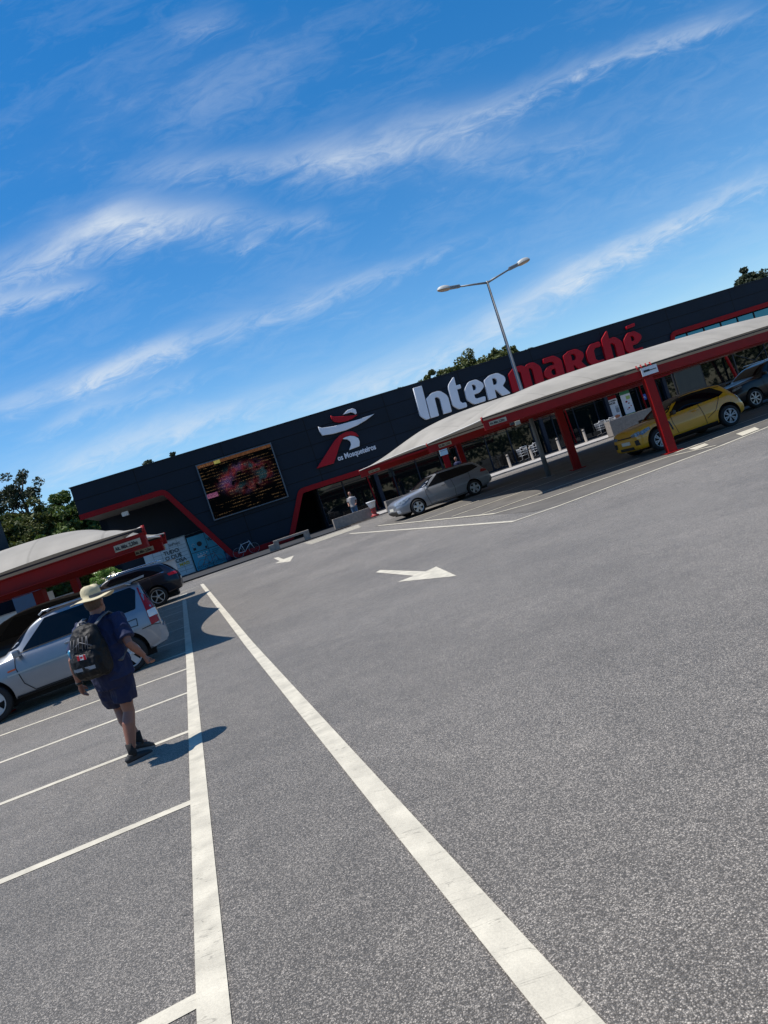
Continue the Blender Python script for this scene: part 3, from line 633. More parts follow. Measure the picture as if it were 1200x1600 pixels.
for lo, hi in [((-2.5, -.24, -1.85), (2.5, -.0, -1.782)), ((-2.5, -.24, 1.802), (2.5, 0, 1.87)), ((-2.5, -.24, -1.782), (-2.422, 0, 1.802)), ((2.422, -.24, -1.782), (2.5, 0, 1.802)), ((-2.42, -.18, -1.78), (2.42, -.02, 1.8))]: mb.b2(lo, hi)
mb.build('frame', mat('screen_frame', (.06, .08, .10), .5), ls)

# ---- parcel locker, laundry kiosk
lk = empty('parcel_locker', fac(-5.75, 3.6, .56), FA, 'white parcel locker with black words in the recess behind the black car', 'locker')
mb = MB(); mb.b2((-1.45, 0, 0), (1.45, .6, 2.55), 0, .01); mb.b2((-1.55, -.05, 2.55), (1.55, .65, 2.62), 1); mb.b2((1.45, -.05, 0), (1.53, .62, 2.55), 1); mb.build('cabinet', [A['white'], A['lampgrey']], lk)
mb = MB()
for z in (2.05, 1.8, 1.55, 1.3, 1.05, .8, .55, .3): mb.b2((-.85, -.006, z), (1.42, -.001, z+.014))
for x in (-.86, -.3, .32, .9): mb.b2((x, -.006, .1), (x+.014, -.001, 2.5))
mb.b2((-1.36, -.006, .9), (-.95, -.001, 1.45)); mb.b2((-1.38, -.007, 1.95), (-.95, -.002, 2.4), 1)
mb.build('door_seam', [A['ink'], A['white']], lk)
for k, s_ in enumerate(['TUDO', 'O QUE', 'PRECISA']): text('lettering', s_, .36, (-.15, -.02, 1.68-k*.36), A['ink'], lk, bold=.008)
text('lettering', 'InPost', .30, (.35, -.02, 2.16), A['ink'], lk)
text('lettering', 'MAIS', .32, (.62, -.02, .66), A['yellowink'], lk, bold=.008)
mb = MB()
for k in range(6): mb.tube([(.18+.12*math.cos(a_), -.02, 2.27+.14*math.sin(a_)) for a_ in [R(110+k*24), R(130+k*24)]], .018)
mb.build('logo', A['yellowink'], lk)
for k in range(3): text('lettering', ['PROMO', 'LOJA', 'AQUI'][k] if False else 'Drive', .14, (-1.34, -.02, 2.24-k*.14), A['ink'], lk, bold=.01) if k == 0 else None
vk = empty('return_kiosk', fac(-3.05, 2.9, .56), FA, 'turquoise bottle return kiosk with round hole standing right of the white locker', 'kiosk')
mb = MB(); mb.b2((-1.05, 0, 0), (1.05, 1.0, 2.35), 0, .02); mb.build('cabinet', A['teal'], vk)
mb = MB(); mb.b2((-1.03, -.006, 1.22), (1.03, -.001, 1.26)); mb.b2((.12, -.006, .02), (.15, -.001, 2.33))
r_ = .17
mb.prism([(-.35+r_*math.cos(a*math.pi/10), 1.72+r_*math.sin(a*math.pi/10)) for a in range(20)], -.012, -.007)
mb.b2((-.85, -.012, 1.38), (-.66, -.007, 1.56)); mb.b2((-.05, -.012, 1.30), (.08, -.007, 1.46)); mb.build('hatch', A['ink'], vk)
text('lettering', 'volta', .50, (.20, -.02, 1.72), A['ink'], vk, bold=.006, sx=.75)
mb = MB()
for k in range(4): mb.b2((-.7+k*.2, -.012, 1.02), (-.62+k*.2, -.006, 1.08))
mb.b2((-.72, -.012, .82), (-.15, -.006, .96)); mb.tube([(-.76+.09*math.cos(a*.6), -.01, 1.75+.09*math.sin(a*.6)) for a in range(9)], .014, n=6); mb.build('notice', A['white'], vk)
mb = MB()
for k in range(3): mb.b2((.3, -.012, 1.05-k*.12), (.85-.12*k, -.006, 1.08-k*.12))
rr_ = random.Random(3)
for k in range(16):
    x_, z_ = -1+k*.128, .1+rr_.random()*.18
    mb.tube([(x_+.08*math.cos(a*.7), -.01, z_+.08*math.sin(a*.7)) for a in range(9)], .012, n=5)
mb.build('pattern', A['tealdark'], vk)

# ------------------------------------------------------------------ street lamp
lp = empty('street_lamp', (6.41, 26.84, zt(26.84)), 0, 'tall double armed grey street lamp rising through the canopy row', 'street lamp')
mb = MB(); mb.tube([(0, 0, 0), (0, 0, 1.2), (0.03, 0, 7.78)], [.10, .09, .042], n=16); mb.box((0, 0, .012), (.36, .36, .024)); mb.box((0, -.1, .9), (.1, .03, .35)); mb.build('pole', A['polegrey'], lp)
for sgn, ex, ez in ((-1, -1.02, .16), (1, .92, .19)):
    mb = MB(); mb.tube([(.03, 0, 7.72), (.03+ex*.5, 0, 7.76+ez*.35), (.03+ex, 0, 7.74+ez)], [.042, .036, .03], n=10); arm = mb.build('arm', A['polegrey'], lp)
    hx, hz = .03+ex, 7.74+ez
    hd = empty('lamp_head', (hx, 0, hz), 0); hd.parent = lp; hd.rotation_euler = (0, R(-8*sgn) if sgn > 0 else R(8), 0)
    mb = MB(); mb.box((sgn*.22, 0, .02), (.42, .15, .12), 0, None, .03); mb.build('gear_box', A['lampdark'], hd)
    mb = MB(); prof = [(.0, .15), (.07, .145), (.135, .11), (.17, .055), (.18, 0)]
    mb.lathe(prof, (sgn*.62, 0, .0), n=24, sx=1.55, sy=.85); mb.build('hood', A['lampgrey'], hd)
    mb = MB(); mb.lathe([(.175, -.003), (.16, -.035), (.11, -.06), (.0, -.068)], (sgn*.62, 0, 0), n=24, sx=1.55, sy=.85); mb.build('lens', mat('lamp_lens', (.22, .15, .10), .15, spec=1), hd)

# ------------------------------------------------------------------ fabric parking canopies
def sign(parent, p, d, txt='Alt. Máx. 2,20m', w_=1.0, h=.13, side=-.17):
    ang = math.atan2(d.y, d.x); til = math.atan2(d.z, math.hypot(d.x, d.y))
    s_ = link('clearance_sign', MB().box((0, 0, 0), (w_, .02, h), 0).mesh('clearance_sign', A['offwhite']), parent, p, (0, -til, ang))
    s_.location = Vector(p) + Vector((math.sin(ang), -math.cos(ang), 0))*(-side)*1.0
    text('lettering', txt, h*.78, (-w_*.47, -.014, -h*.27), A['ink'], s_, sx=w_*.92/(h*.78*6.9), bold=.003)
    return s_
def canopy(name, label, frames, hump, posts=True, group=None):
    o = empty(name, (0, 0, 0), 0, label, 'canopy', group)
    base = Vector((frames[0][1][0], frames[0][1][1], zt(frames[0][1][1]))); o.location = base
    def rel(p): return Vector(p) - base
    for (tl, ce, tr, zl, zc, zr) in frames:
        a, c, b = Vector((*tl, zl)), Vector((*ce, zc)), Vector((*tr, zr))
        mb = MB()
        for p, q in ((a, c), (c, b)):
            d = (q-p)
            mb.bar(rel(p)-Vector((0, 0, .13)), rel(q)-Vector((0, 0, .13)), .13, .25)
        x1 = (b-a).normalized()
        mb.bar(rel(a)+Vector((0, 0, .003)), rel(b)+Vector((0, 0, .003)), .19, .014); mb.bar(rel(a)-Vector((0, 0, .262)), rel(b)-Vector((0, 0, .262)), .19, .014)
        mb.build('beam', A['redsteel'], o)
        mb = MB(); g = Vector((ce[0]+.03, ce[1]-.02, zt(ce[1])))
        mb.bar(rel(g), rel(c)-Vector((0, 0, .27)), .25, .25); mb.box(rel(g)+Vector((0, 0, .015)), (.5, .5, .03))
        mb.build('post', A['redsteel'], o)
        mb = MB()
        for k in (-.22, -.08, .08, .22): mb.tube([rel(c)+x1*k+Vector((0, -.08, .02)), rel(c)+x1*k+Vector((0, .02, .15))], .025, n=6)
        for e_ in (a, b): mb.tube([rel(e_)+Vector((0, 0, -.05)), rel(e_)+Vector((0, 0, .14))], .035, n=8)
        mb.build('clamp', A['redsteel'], o)
        mb = MB(); mb.bar(rel(a)+Vector((0, -.02, .085)), rel(c)+Vector((0, -.02, .085)), .05, .03); mb.bar(rel(c)+Vector((0, -.02, .085)), rel(b)+Vector((0, -.02, .085)), .05, .03); mb.build('tension_rail', A['dark_rubber'], o)
    for fi, (f0, f1) in enumerate(zip(frames, frames[1:])):
        hm = hump[fi]
        for side in (0, 1):
            mb = MB(); ns, nt_ = 26, 22; grid = []
            def P(s, t):
                e = 0 if side == 0 else 2; ze = 3 if side == 0 else 5
                def at_(f):
                    a = Vector((*f[e], f[ze])); c = Vector((*f[1], f[4])); return a.lerp(c, s)
                st = math.sin(math.pi*t)
                s2 = s + (1-s)**3*.17*st
                def at2(f):
                    a = Vector((*f[e], f[ze])); c = Vector((*f[1], f[4])); return a.lerp(c, s2)
                p = at2(f0).lerp(at2(f1), t)
                z = .11 + hm*(st**.8)*(1-.92*(1-s)**3.4) * (1-.05*s)
                z += .05*math.sin(math.pi*s)*(1-st)
                return p + Vector((0, 0, z)) - base
            for i in range(ns+1): grid.append([mb.bm.verts.new(P(i/ns, j/nt_)) for j in range(nt_+1)])
            for i in range(ns):
                for j in range(nt_):
                    f = mb.bm.faces.new((grid[i][j], grid[i+1][j], grid[i+1][j+1], grid[i][j+1])); f.smooth = True
            fb = mb.build('fabric_panel', A['fabric'], o, rn=True)
            mb = MB()
            mb.tube([P(0, j/20)+Vector((0, 0, .0)) for j in range(21)], .022, n=6)
            mb.build('seam', A['seam'], o)
    return o
leftc = canopy('parking_canopy', 'beige fabric parking canopy on red frame over the silver car on the left',
    [((-11.6, 12.5), (-8.0, 12.95), (-4.38, 13.2), 2.34, 2.38, 2.42), ((-13.0, 18.4), (-9.4, 18.8), (-5.95, 19.05), 2.40, 2.40, 2.37), ((-15.1, 25.4), (-11.5, 25.7), (-7.95, 26.0), 2.6, 2.65, 2.7)], [.68, .8])
rightc = canopy('parking_canopy', 'beige fabric parking canopy on red posts over the yellow car and the grey estate car', 
    [((3.63, 21.0), (8.55, 20.65), (18.5, 22.9), 2.78, 2.74, 2.68), ((2.35, 26.8), (7.3, 26.1), (18.0, 28.6), 2.82, 2.86, 2.85), ((-.55, 36.6), (4.7, 36.2), (16, 38.6), 3.03, 3.1, 3.1)], [.66, .98])
def place_sign(c, a, b, s_, txt='Alt. Máx. 2,20m', w_=.95):
    a, b = Vector(a), Vector(b); d = (b-a).normalized(); p = a + d*s_ - Vector((0, 0, .13)) - c.location
    sign(c, p, d, txt, w_, .125, -.12)
place_sign(leftc, (-8.0, 12.95, 2.38), (-4.38, 13.2, 2.42), 3.30, w_=.50)
place_sign(leftc, (-9.4, 18.8, 2.4), (-5.78, 19.05, 2.37), 2.98, w_=.50)
place_sign(rightc, (3.63, 21.0, 2.78), (8.55, 20.65, 2.74), .42, w_=.52)
place_sign(rightc, (2.35, 26.8, 2.82), (7.3, 26.1, 2.86), .66, w_=.5)
place_sign(rightc, (-.55, 36.6, 3.03), (4.7, 36.2, 3.1), .75, w_=.6)
mb = MB(); mb.box((0, 0, 0), (.48, .02, .24), 0); wsn = mb.build('white_sign', A['white'], rightc); wsn.location = Vector((8.62, 20.5, 2.66))-rightc.location
mb = MB(); mb.b2((-.18, -.018, -.02), (.0, -.012, .04)); mb.b2((.0, -.018, -.01), (.2, -.012, .015)); mb.build('print', A['ink'], wsn)
mb = MB(); mb.box((0, 0, 0), (.16, .12, .12), 0, None, .01); mb.box((-.14, 0, .02), (.16, .08, .08), 1, None, .01); fl_ = mb.build('floodlight', [A['offwhite'], A['ink']], rightc); fl_.location = Vector((4.55, 20.75, 2.42))-rightc.location

# ------------------------------------------------------------------ cars
def lerp(a, b, t): return a+(b-a)*t
def wheel(parent, x, y, r, wd, side, spokes, rimr, rm, style='spoke'):
    mb = MB(); mb.lathe([(.05, -wd*.3*side), (rimr*.98, -wd*.3*side), (rimr*.98, wd*.25*side), (.05, wd*.1*side)], axis='y', n=28)
    h = mb.build('wheel', A['hub'], parent, (x, y, r))
    mb = MB(); k = wd/2*side
    mb.lathe([(rimr, -k), (r*.93, -k), (r*.99, -k*.7), (r, 0), (r*.99, k*.7), (r*.94, k), (rimr*1.05, k*1.02), (rimr, k*.9), (rimr, -k)], axis='y', n=36); mb.build('tyre', A['tyre'], h)
    mb = MB(); mb.lathe([(rimr*1.0, k*.6), (rimr*1.01, k*.98), (rimr*.93, k*.98), (rimr*.91, k*.6)], axis='y', n=32)
    mb.lathe([(.001, k*.86), (.055, k*.86), (.065, k*.7)], axis='y', n=16)
    for s_ in range(spokes):
        a = 2*math.pi*s_/spokes + .3
        if style == 'block':
            w0 = .045
            for da in (-.2, .2):
                mb.bar((math.cos(a)*.05, k*.8, math.sin(a)*.05), (math.cos(a+da)*rimr*.92, k*.8, math.sin(a+da)*rimr*.92), .02, .028)
            mb.bar((math.cos(a-.2)*rimr*.9, k*.8, math.sin(a-.2)*rimr*.9), (math.cos(a+.2)*rimr*.9, k*.8, math.sin(a+.2)*rimr*.9), .02, .028)
        else:
            tw = .10 if style == 'wide' else .045
            dr = Vector((math.cos(a), 0, math.sin(a))); pr = Vector((-math.sin(a), 0, math.cos(a)))
            c0, c1 = dr*.04, dr*rimr*.95; yk = Vector((0, k*.84, 0)); yk2 = Vector((0, k*.7, 0))
            mb.face([c0-pr*tw*.45+yk, c0+pr*tw*.45+yk, c1+pr*tw*.55+yk, c1-pr*tw*.55+yk])
            mb.face([c0+pr*tw*.45+yk, c1+pr*tw*.55+yk, c1+pr*tw*.55+yk2, c0+pr*tw*.45+yk2]); mb.face([c0-pr*tw*.45+yk, c1-pr*tw*.55+yk, c1-pr*tw*.55+yk2, c0-pr*tw*.45+yk2])
    mb.build('rim', rm, h, rn=False)
def pip(p, poly):
    ins = False; n = len(poly); j = n-1
    for i in range(n):
        if (poly[i][1] > p[1]) != (poly[j][1] > p[1]) and p[0] < (poly[j][0]-poly[i][0])*(p[1]-poly[i][1])/(poly[j][1]-poly[i][1])+poly[i][0]: ins = not ins
        j = i
    return ins
def patch(bvh, poly, view, off=.006, step=.05):
    """a skin over the body: outline given from the side ('L','R'), 'front', 'rear' or 'top', laid onto the surface"""
    xs_ = [p[0] for p in poly]; zs_ = [p[1] for p in poly]; bp = []
    for i, p in enumerate(poly):
        q = poly[(i+1) % len(poly)]; L = math.hypot(q[0]-p[0], q[1]-p[1]); k = max(1, int(L/step))
        for j in range(k): bp.append((lerp(p[0], q[0], j/k), lerp(p[1], q[1], j/k)))
    nb = len(bp); pts = [Vector(p) for p in bp]; y = min(zs_)+step*.5
    while y < max(zs_):
        x = min(xs_)+step*.5
        while x < max(xs_):
            if pip((x, y), poly) and min((x-b[0])**2+(y-b[1])**2 for b in bp) > (step*.45)**2: pts.append(Vector((x, y)))
            x += step
        y += step
    r = delaunay_2d_cdt(pts, [(i, (i+1) % nb) for i in range(nb)], [list(range(nb))], 1, 1e-5)
    mb = MB(); vs = []
    for p in r[0]:
        if view == 'L': o, d = Vector((p.x, -3, p.y)), Vector((0, 1, 0))
        elif view == 'R': o, d = Vector((p.x, 3, p.y)), Vector((0, -1, 0))
        elif view == 'front': o, d = Vector((-3, p.x, p.y)), Vector((1, 0, 0))
        elif view == 'rear': o, d = Vector((8, p.x, p.y)), Vector((-1, 0, 0))
        else: o, d = Vector((p.x, p.y, 4)), Vector((0, 0, -1))
        h = bvh.ray_cast(o, d)
        if h[0] is None: vs.append(None); continue
        n = h[1]; n = n if n.dot(d) < 0 else -n
        vs.append(mb.bm.verts.new(h[0]+n*off - d*0.002))
    for f in r[2]:
        q = [vs[i] for i in f]
        if None in q: continue
        try: g = mb.bm.faces.new(q); g.smooth = True
        except ValueError: pass
    # rim thickness: drop the outer border back to the body
    return mb
def mirror_poly(p): return [(-a, b) for a, b in p]
def car(name, loc, rz, label, S, group=None, scale=1.0):
    o = empty(name, loc, rz, label, 'car', group); o.scale = (scale,)*3
    prof = S['prof']; W = S['W']
    bm = bmesh.new(); rings = []; cr = bm.edges.layers.float.new('crease_edge') if True else None
    for (x, zb, zs, zr, zc, wS, wB, wR) in prof:
        zm = lerp(zb, zs, .52)
        half = [(0, zb), (wS*.80, zb), (wS*.97, zb+.05), (wS*1.0, zm-.06), (wS*1.0, zm+.06), (wB*1.0, zs-.06), (wB-.035, zs), (wR, zr), (wR*.86, lerp(zr, zc, .75)), (0, zc)]
        ring = [bm.verts.new((x, y, z)) for y, z in half] + [bm.verts.new((x, -y, z)) for y, z in half[-2:0:-1]]
        rings.append(ring)
    n = len(rings[0])
    for a, b in zip(rings, rings[1:]):
        for j in range(n): bm.faces.new((a[j], a[(j+1) % n], b[(j+1) % n], b[j]))
    bm.faces.new(rings[0][::-1]); bm.faces.new(rings[-1])
    for a, b in zip(rings, rings[1:]):
        for j, c in ((6, .55), (12, .55), (7, .35), (11, .35), (2, .3), (16, .3), (4, .35), (14, .35)):
            e = bm.edges.get((a[j], b[j]))
            if e: e[cr] = c
    for rg in (rings[0], rings[-1]):
        for j in range(n):
            e = bm.edges.get((rg[j], rg[(j+1) % n]))
            if e: e[cr] = .35
    for i in S.get('hard', []):
        for j in range(5, 13):
            e = bm.edges.get((rings[i][j], rings[i][(j+1) % n]))
            if e: e[cr] = .5
    bmesh.ops.recalc_face_normals(bm, faces=bm.faces)
    me = bpy.data.meshes.new('body_cage'); bm.to_mesh(me); bm.free()
    t = bpy.data.objects.new('tmpb', me); col.objects.link(t)
    sm = t.modifiers.new('s', 'SUBSURF'); sm.levels = 3; sm.render_levels = 3
    dg = bpy.context.evaluated_depsgraph_get(); bvh = BVHTree.FromObject(t, dg)
    # wheel arches cut out of the shell
    cut = MB()
    for wx in S['wx']:
        for sd_ in (-1, 1):
            cut.lathe([(.0005, W*.36*sd_), (S['ar'], W*.36*sd_), (S['ar'], W*1.3*sd_), (.0005, W*1.3*sd_)], (wx, 0, S['wr']+.015), axis='y', n=40, mi=0)
    bmesh.ops.recalc_face_normals(cut.bm, faces=cut.bm.faces)
    cm = cut.mesh('cut', [A['plastic']]); ct = bpy.data.objects.new('tmpc', cm); col.objects.link(ct)
    me.materials.append(A[S['paint']])
    bo = t.modifiers.new('b', 'BOOLEAN'); bo.operation = 'DIFFERENCE'; bo.object = ct; bo.solver = 'EXACT'; bo.material_mode = 'TRANSFER'
    dg = bpy.context.evaluated_depsgraph_get(); dg.update()
    fin = bpy.data.meshes.new_from_object(t.evaluated_get(dg)); bpy.data.objects.remove(t); bpy.data.objects.remove(ct)
    fin.name = 'body'
    for p in fin.polygons: p.use_smooth = True
    for i_, m_ in enumerate(fin.materials):
        pass
    body = link('body', fin, o)
    try:
        fin.set_sharp_from_angle(angle=R(38))
    except Exception: pass
    def put(nm, poly, view, m_, off=.006, parent=None, step=.05):
        mb = patch(bvh, poly, view, off, step); return mb.build(nm, A[m_], parent or o, rn=False)
    for v in ('L', 'R'):
        for poly in S['side_windows']: put('window', fillet(poly, .03, True, 3), v, 'carglass')
        for nm, poly, m_ in S.get('side', []): put(nm, fillet(poly, .015, True, 3), v, m_, .024 if 'lens' in nm else .009, step=.06)
        for ln in S.get('seams', []):
            put('door_seam', band(ln, .0035*S.get('seamw', 2.2)), v, 'plastic', .007, step=.03)
    for nm, poly, m_, vw in S.get('ends', []): put(nm, fillet(poly, .02, True, 3), vw, m_, .010, step=.06)
    ws = S['windscreen']; put('windscreen', fillet(ws, .04, True, 3), 'front', 'carglass')
    put('rear_window', fillet(S['rear_window'], .04, True, 3), 'rear', 'carglass')
    for nm, poly, m_ in S.get('top', []): put(nm, poly, 'top', m_, .005, step=.08)
    for sd_ in (-1, 1):
        for wx in S['wx']: wheel(o, wx, sd_*(W-.10), S['wr'], .21, sd_, S['spokes'], S['rim'], A[S.get('rimmat', 'alloy')], S.get('wstyle', 'spoke'))
        mx, mz = S['mirror']
        mb = MB(); mb.box((mx, sd_*(W+.07), mz+.02), (.11, .20, .13), 0, None, .03); mb.box((mx+.02, sd_*(W-.04), mz-.03), (.05, .12, .04), 1)
        mb.build('mirror', [A[S.get('mirpaint', S['paint'])], A['plastic']], o)
        for hx, hz in S['handles']:
            mb = MB(); mb.box((hx, sd_*(W-.012+S.get('hout', 0)), hz), (.19, .035, .035), 0, None, .012); mb.build('door_handle', A[S.get('handlemat', S['paint'])], o)
        if S.get('rails'):
            x0, x1, y_, z_ = S['rails']
            mb = MB(); mb.tube([(x0, sd_*y_, z_-.05), (x0+.08, sd_*y_, z_), (x1-.1, sd_*y_, z_), (x1, sd_*y_, z_-.05)], .017, n=8); mb.build('roof_rail', A[S.get('railmat', 'steel')], o)
        if S.get('trimline'):
            for (x0, z0, x1, z1, hh, mm_) in S['trimline']:
                put('side_trim', [(x0, z0-hh), (x1, z1-hh), (x1, z1+hh), (x0, z0+hh)], 'L' if sd_ < 0 else 'R', mm_, .012, step=.08)
    mb = MB(); mb.b2((S['L']-.02, -.26, S['plz']-.055), (S['L']+.015, .26, S['plz']+.055)); mb.b2((-.015, -.26, S['plf']-.055), (.02, .26, S['plf']+.055)); mb.build('number_plate', A['plate'], o)
    # underbody
    mb = MB(); mb.b2((.25, -W*.62, .16), (S['L']-.25, W*.62, .34)); mb.build('underbody', A['hub'], o)
    for bx in S.get('extra', []): bx(o, W)
    return o

# profile rows: x, bottom z, shoulder z, window-top z, centre z, half-width sill, half-width shoulder, half-width top
hrv = dict(paint='silver', W=.85, L=3.87, wx=(.78, 3.14), wr=.335, ar=.40, rim=.235, spokes=5, wstyle='wide', rimmat='alloyw', mirror=(1.42, 1.02), handles=[(2.28, .93)], handlemat='silver', hout=-.02,
  prof=[(.0, .34, .66, .68, .70, .62, .60, .45), (.05, .27, .78, .80, .84, .76, .70, .52), (.25, .24, .87, .90, .93, .83, .80, .58), (.85, .24, .94, .99, 1.02, .84, .81, .60), (1.18, .24, .96, 1.03, 1.06, .84, .81, .64),
        (1.50, .24, .98, 1.27, 1.32, .845, .81, .60), (1.85, .24, .99, 1.50, 1.545, .845, .81, .58), (2.3, .24, 1.0, 1.535, 1.60, .845, .81, .585), (3.0, .24, 1.03, 1.54, 1.61, .845, .81, .58), (3.52, .26, 1.06, 1.52, 1.59, .84, .80, .57), (3.69, .28, 1.07, 1.48, 1.55, .83, .79, .56),
        (3.78, .30, 1.03, 1.12, 1.2, .82, .77, .60), (3.84, .32, .95, 1.0, 1.02, .78, .73, .60), (3.87, .36, .72, .76, .8, .7, .66, .5)], hard=[4, 10],
  side_windows=[[(1.46, 1.02), (3.50, 1.09), (3.60, 1.42), (3.52, 1.50), (1.98, 1.475)]],
  side=[('headlight', [(.06, .68), (.42, .78), (.44, .88), (.12, .80)], 'lampglass'), ('tail_light', [(3.68, .72), (3.83, .74), (3.81, 1.0), (3.72, 1.44), (3.63, 1.46), (3.66, 1.1)], 'redlamp'), ('tail_light_lens', [(3.68, .86), (3.83, .87), (3.815, 1.0), (3.675, .99)], 'clearlamp'), ('side_indicator', [(1.18, .76), (1.32, .77), (1.32, .80), (1.18, .79)], 'amber')],
  trimline=[(1.16, .70, 2.78, .74, .014, 'lampgrey'), (1.2, .30, 2.72, .30, .018, 'plastic')],
  seams=[[(1.36, 1.02), (1.32, .8), (1.38, .5), (1.52, .33)], [(2.62, 1.05), (2.66, .7), (2.60, .33)], [(3.26, .80), (3.28, .91), (3.46, .92)], [(3.26, .80), (3.45, .79), (3.465, .92)], [(1.36, 1.02), (1.6, 1.03), (2.6, 1.06)], [(1.52, .33), (2.6, .33)], [(3.50, .70), (3.70, .72), (3.84, .69)]],
  ends=[('bumper_trim', [(-.7, .33), (.7, .33), (.7, .38), (-.7, .38)], 'plastic', 'rear'), ('grille', [(-.35, .6), (.35, .6), (.35, .68), (-.35, .68)], 'plastic', 'front')],
  windscreen=[(-.68, 1.10), (.68, 1.10), (.54, 1.48), (-.54, 1.48)], rear_window=[(-.64, 1.14), (.64, 1.14), (.52, 1.47), (-.52, 1.47)], rails=(1.9, 3.55, .545, 1.60), railmat='steel', plz=.62, plf=.48)
def spoiler(o, W):
    mb = MB(); mb.prism([(3.48, 1.585), (3.82, 1.61), (3.83, 1.65), (3.48, 1.62)], -.5, .5); mb.build('spoiler', A['silver'], o)
def wipers(o, W):
    for sd_ in (-1, 1):
        mb = MB(); mb.box((1.32, sd_*.0+.3*sd_, 1.17), (.02, .5, .02)); mb.build('wiper', A['plastic'], o)
def bumper(o, W):
    mb = MB()
    pts = [(3.55, .34), (3.60, .56), (3.70, .64), (3.84, .67), (3.92, .61), (3.92, .44), (3.86, .36), (3.62, .31)]
    mb.prism(fillet(pts, .05, True, 4), -.80, .80); 
    bmesh.ops.bevel(mb.bm, geom=[e for e in mb.bm.edges if all(abs(abs(v.co.y)-.80) < 1e-4 for v in e.verts) and len(e.link_faces) == 2 and abs(e.link_faces[0].normal.y-e.link_faces[1].normal.y) > .5 or False], offset=.04, segments=3, affect='EDGES')
    mb.build('bumper', A['silver'], o)
hrv['extra'] = [spoiler, bumper]
def place(cx_, cy_, ang, S, ofs=0):      # origin of the car frame from the middle between its wheels
    mxx = sum(S['wx'])/2
    return (cx_-mxx*math.cos(ang), cy_-mxx*math.sin(ang))
a_ = R(19); p = place(-6.68, 13.35, a_, hrv)
car('parked_car', (*p, zt(13.3)), a_, 'silver compact off-roader parked first under the left canopy behind the walking man', hrv, scale=1.0)
# big black SUV in the next bay: seen over the silver car
suv = dict(paint='blackcar', W=.94, L=4.72, wx=(.88, 3.72), wr=.37, ar=.43, rim=.26, spokes=7, rimmat='alloy', mirror=(1.55, 1.18), handles=[(2.3, 1.03), (3.2, 1.05)],
  prof=[(.0, .4, .82, .84, .86, .70, .66, .5), (.06, .3, .95, .98, 1.02, .85, .78, .58), (.3, .28, 1.03, 1.06, 1.10, .92, .88, .64), (1.0, .28, 1.08, 1.13, 1.17, .93, .89, .66), (1.35, .28, 1.09, 1.17, 1.21, .93, .89, .70),
        (1.75, .28, 1.10, 1.42, 1.47, .935, .89, .66), (2.15, .28, 1.10, 1.60, 1.65, .935, .89, .63), (2.7, .28, 1.12, 1.64, 1.70, .935, .89, .63), (3.4, .28, 1.14, 1.62, 1.69, .935, .89, .62), (4.1, .30, 1.16, 1.55, 1.62, .93, .88, .60),
        (4.4, .34, 1.14, 1.36, 1.42, .91, .86, .62), (4.6, .38, 1.06, 1.12, 1.16, .87, .82, .62), (4.70, .42, .92, .96, .98, .8, .74, .55), (4.72, .46, .8, .84, .86, .7, .64, .5)], hard=[4, 9],
  side_windows=[[(1.78, 1.155), (3.6, 1.20), (4.20, 1.27), (4.1, 1.47), (3.6, 1.56), (2.25, 1.56)]],
  side=[('headlight', [(.06, .86), (.45, .95), (.46, 1.02), (.1, .95)], 'lampglass'), ('tail_light', [(4.35, 1.0), (4.66, 1.0), (4.6, 1.12), (4.3, 1.1)], 'redlamp'), ('sill_trim', [(1.35, .32), (3.25, .32), (3.25, .42), (1.35, .42)], 'plastic')],
  trimline=[(1.8, 1.145, 4.2, 1.205, .008, 'chrome')],
  seams=[[(1.5, 1.1), (1.48, .8), (1.6, .42)], [(2.75, 1.16), (2.76, .42)], [(3.62, 1.18), (3.66, .9), (3.4, .6), (3.3, .42)]],
  ends=[('tail_light', [(-.8, 1.0), (-.45, 1.0), (-.45, 1.07), (-.8, 1.1)], 'redlamp', 'rear'), ('tail_light', [(.45, 1.0), (.8, 1.0), (.8, 1.1), (.45, 1.07)], 'redlamp', 'rear'), ('grille', [(-.4, .62), (.4, .62), (.45, .85), (-.45, .85)], 'plastic', 'front')],
  windscreen=[(-.74, 1.24), (.74, 1.24), (.60, 1.56), (-.60, 1.56)], rear_window=[(-.62, 1.2), (.62, 1.2), (.52, 1.5), (-.52, 1.5)], rails=(2.1, 4.15, .60, 1.70), railmat='chrome', plz=.8, plf=.55)
a_ = R(11); p = place(-8.75, 16.5, a_, suv)
blk = dict(suv); blk['rails'] = None; blk['trimline'] = []
car('parked_car', (*p, zt(16.5)), a_, 'black car half hidden behind the silver off-roader', blk)
a_ = R(14); suv2 = dict(suv); suv2['side'] = suv['side'][1:]; suv2['paint'] = 'bluecar'; suv2['spokes'] = 5; p = place(-10.55, 27.0, a_, suv)
car('parked_car', (*p, zt(27.2)), a_, 'very dark SUV with chrome window line parked in front of the parcel locker', suv2, scale=.97)
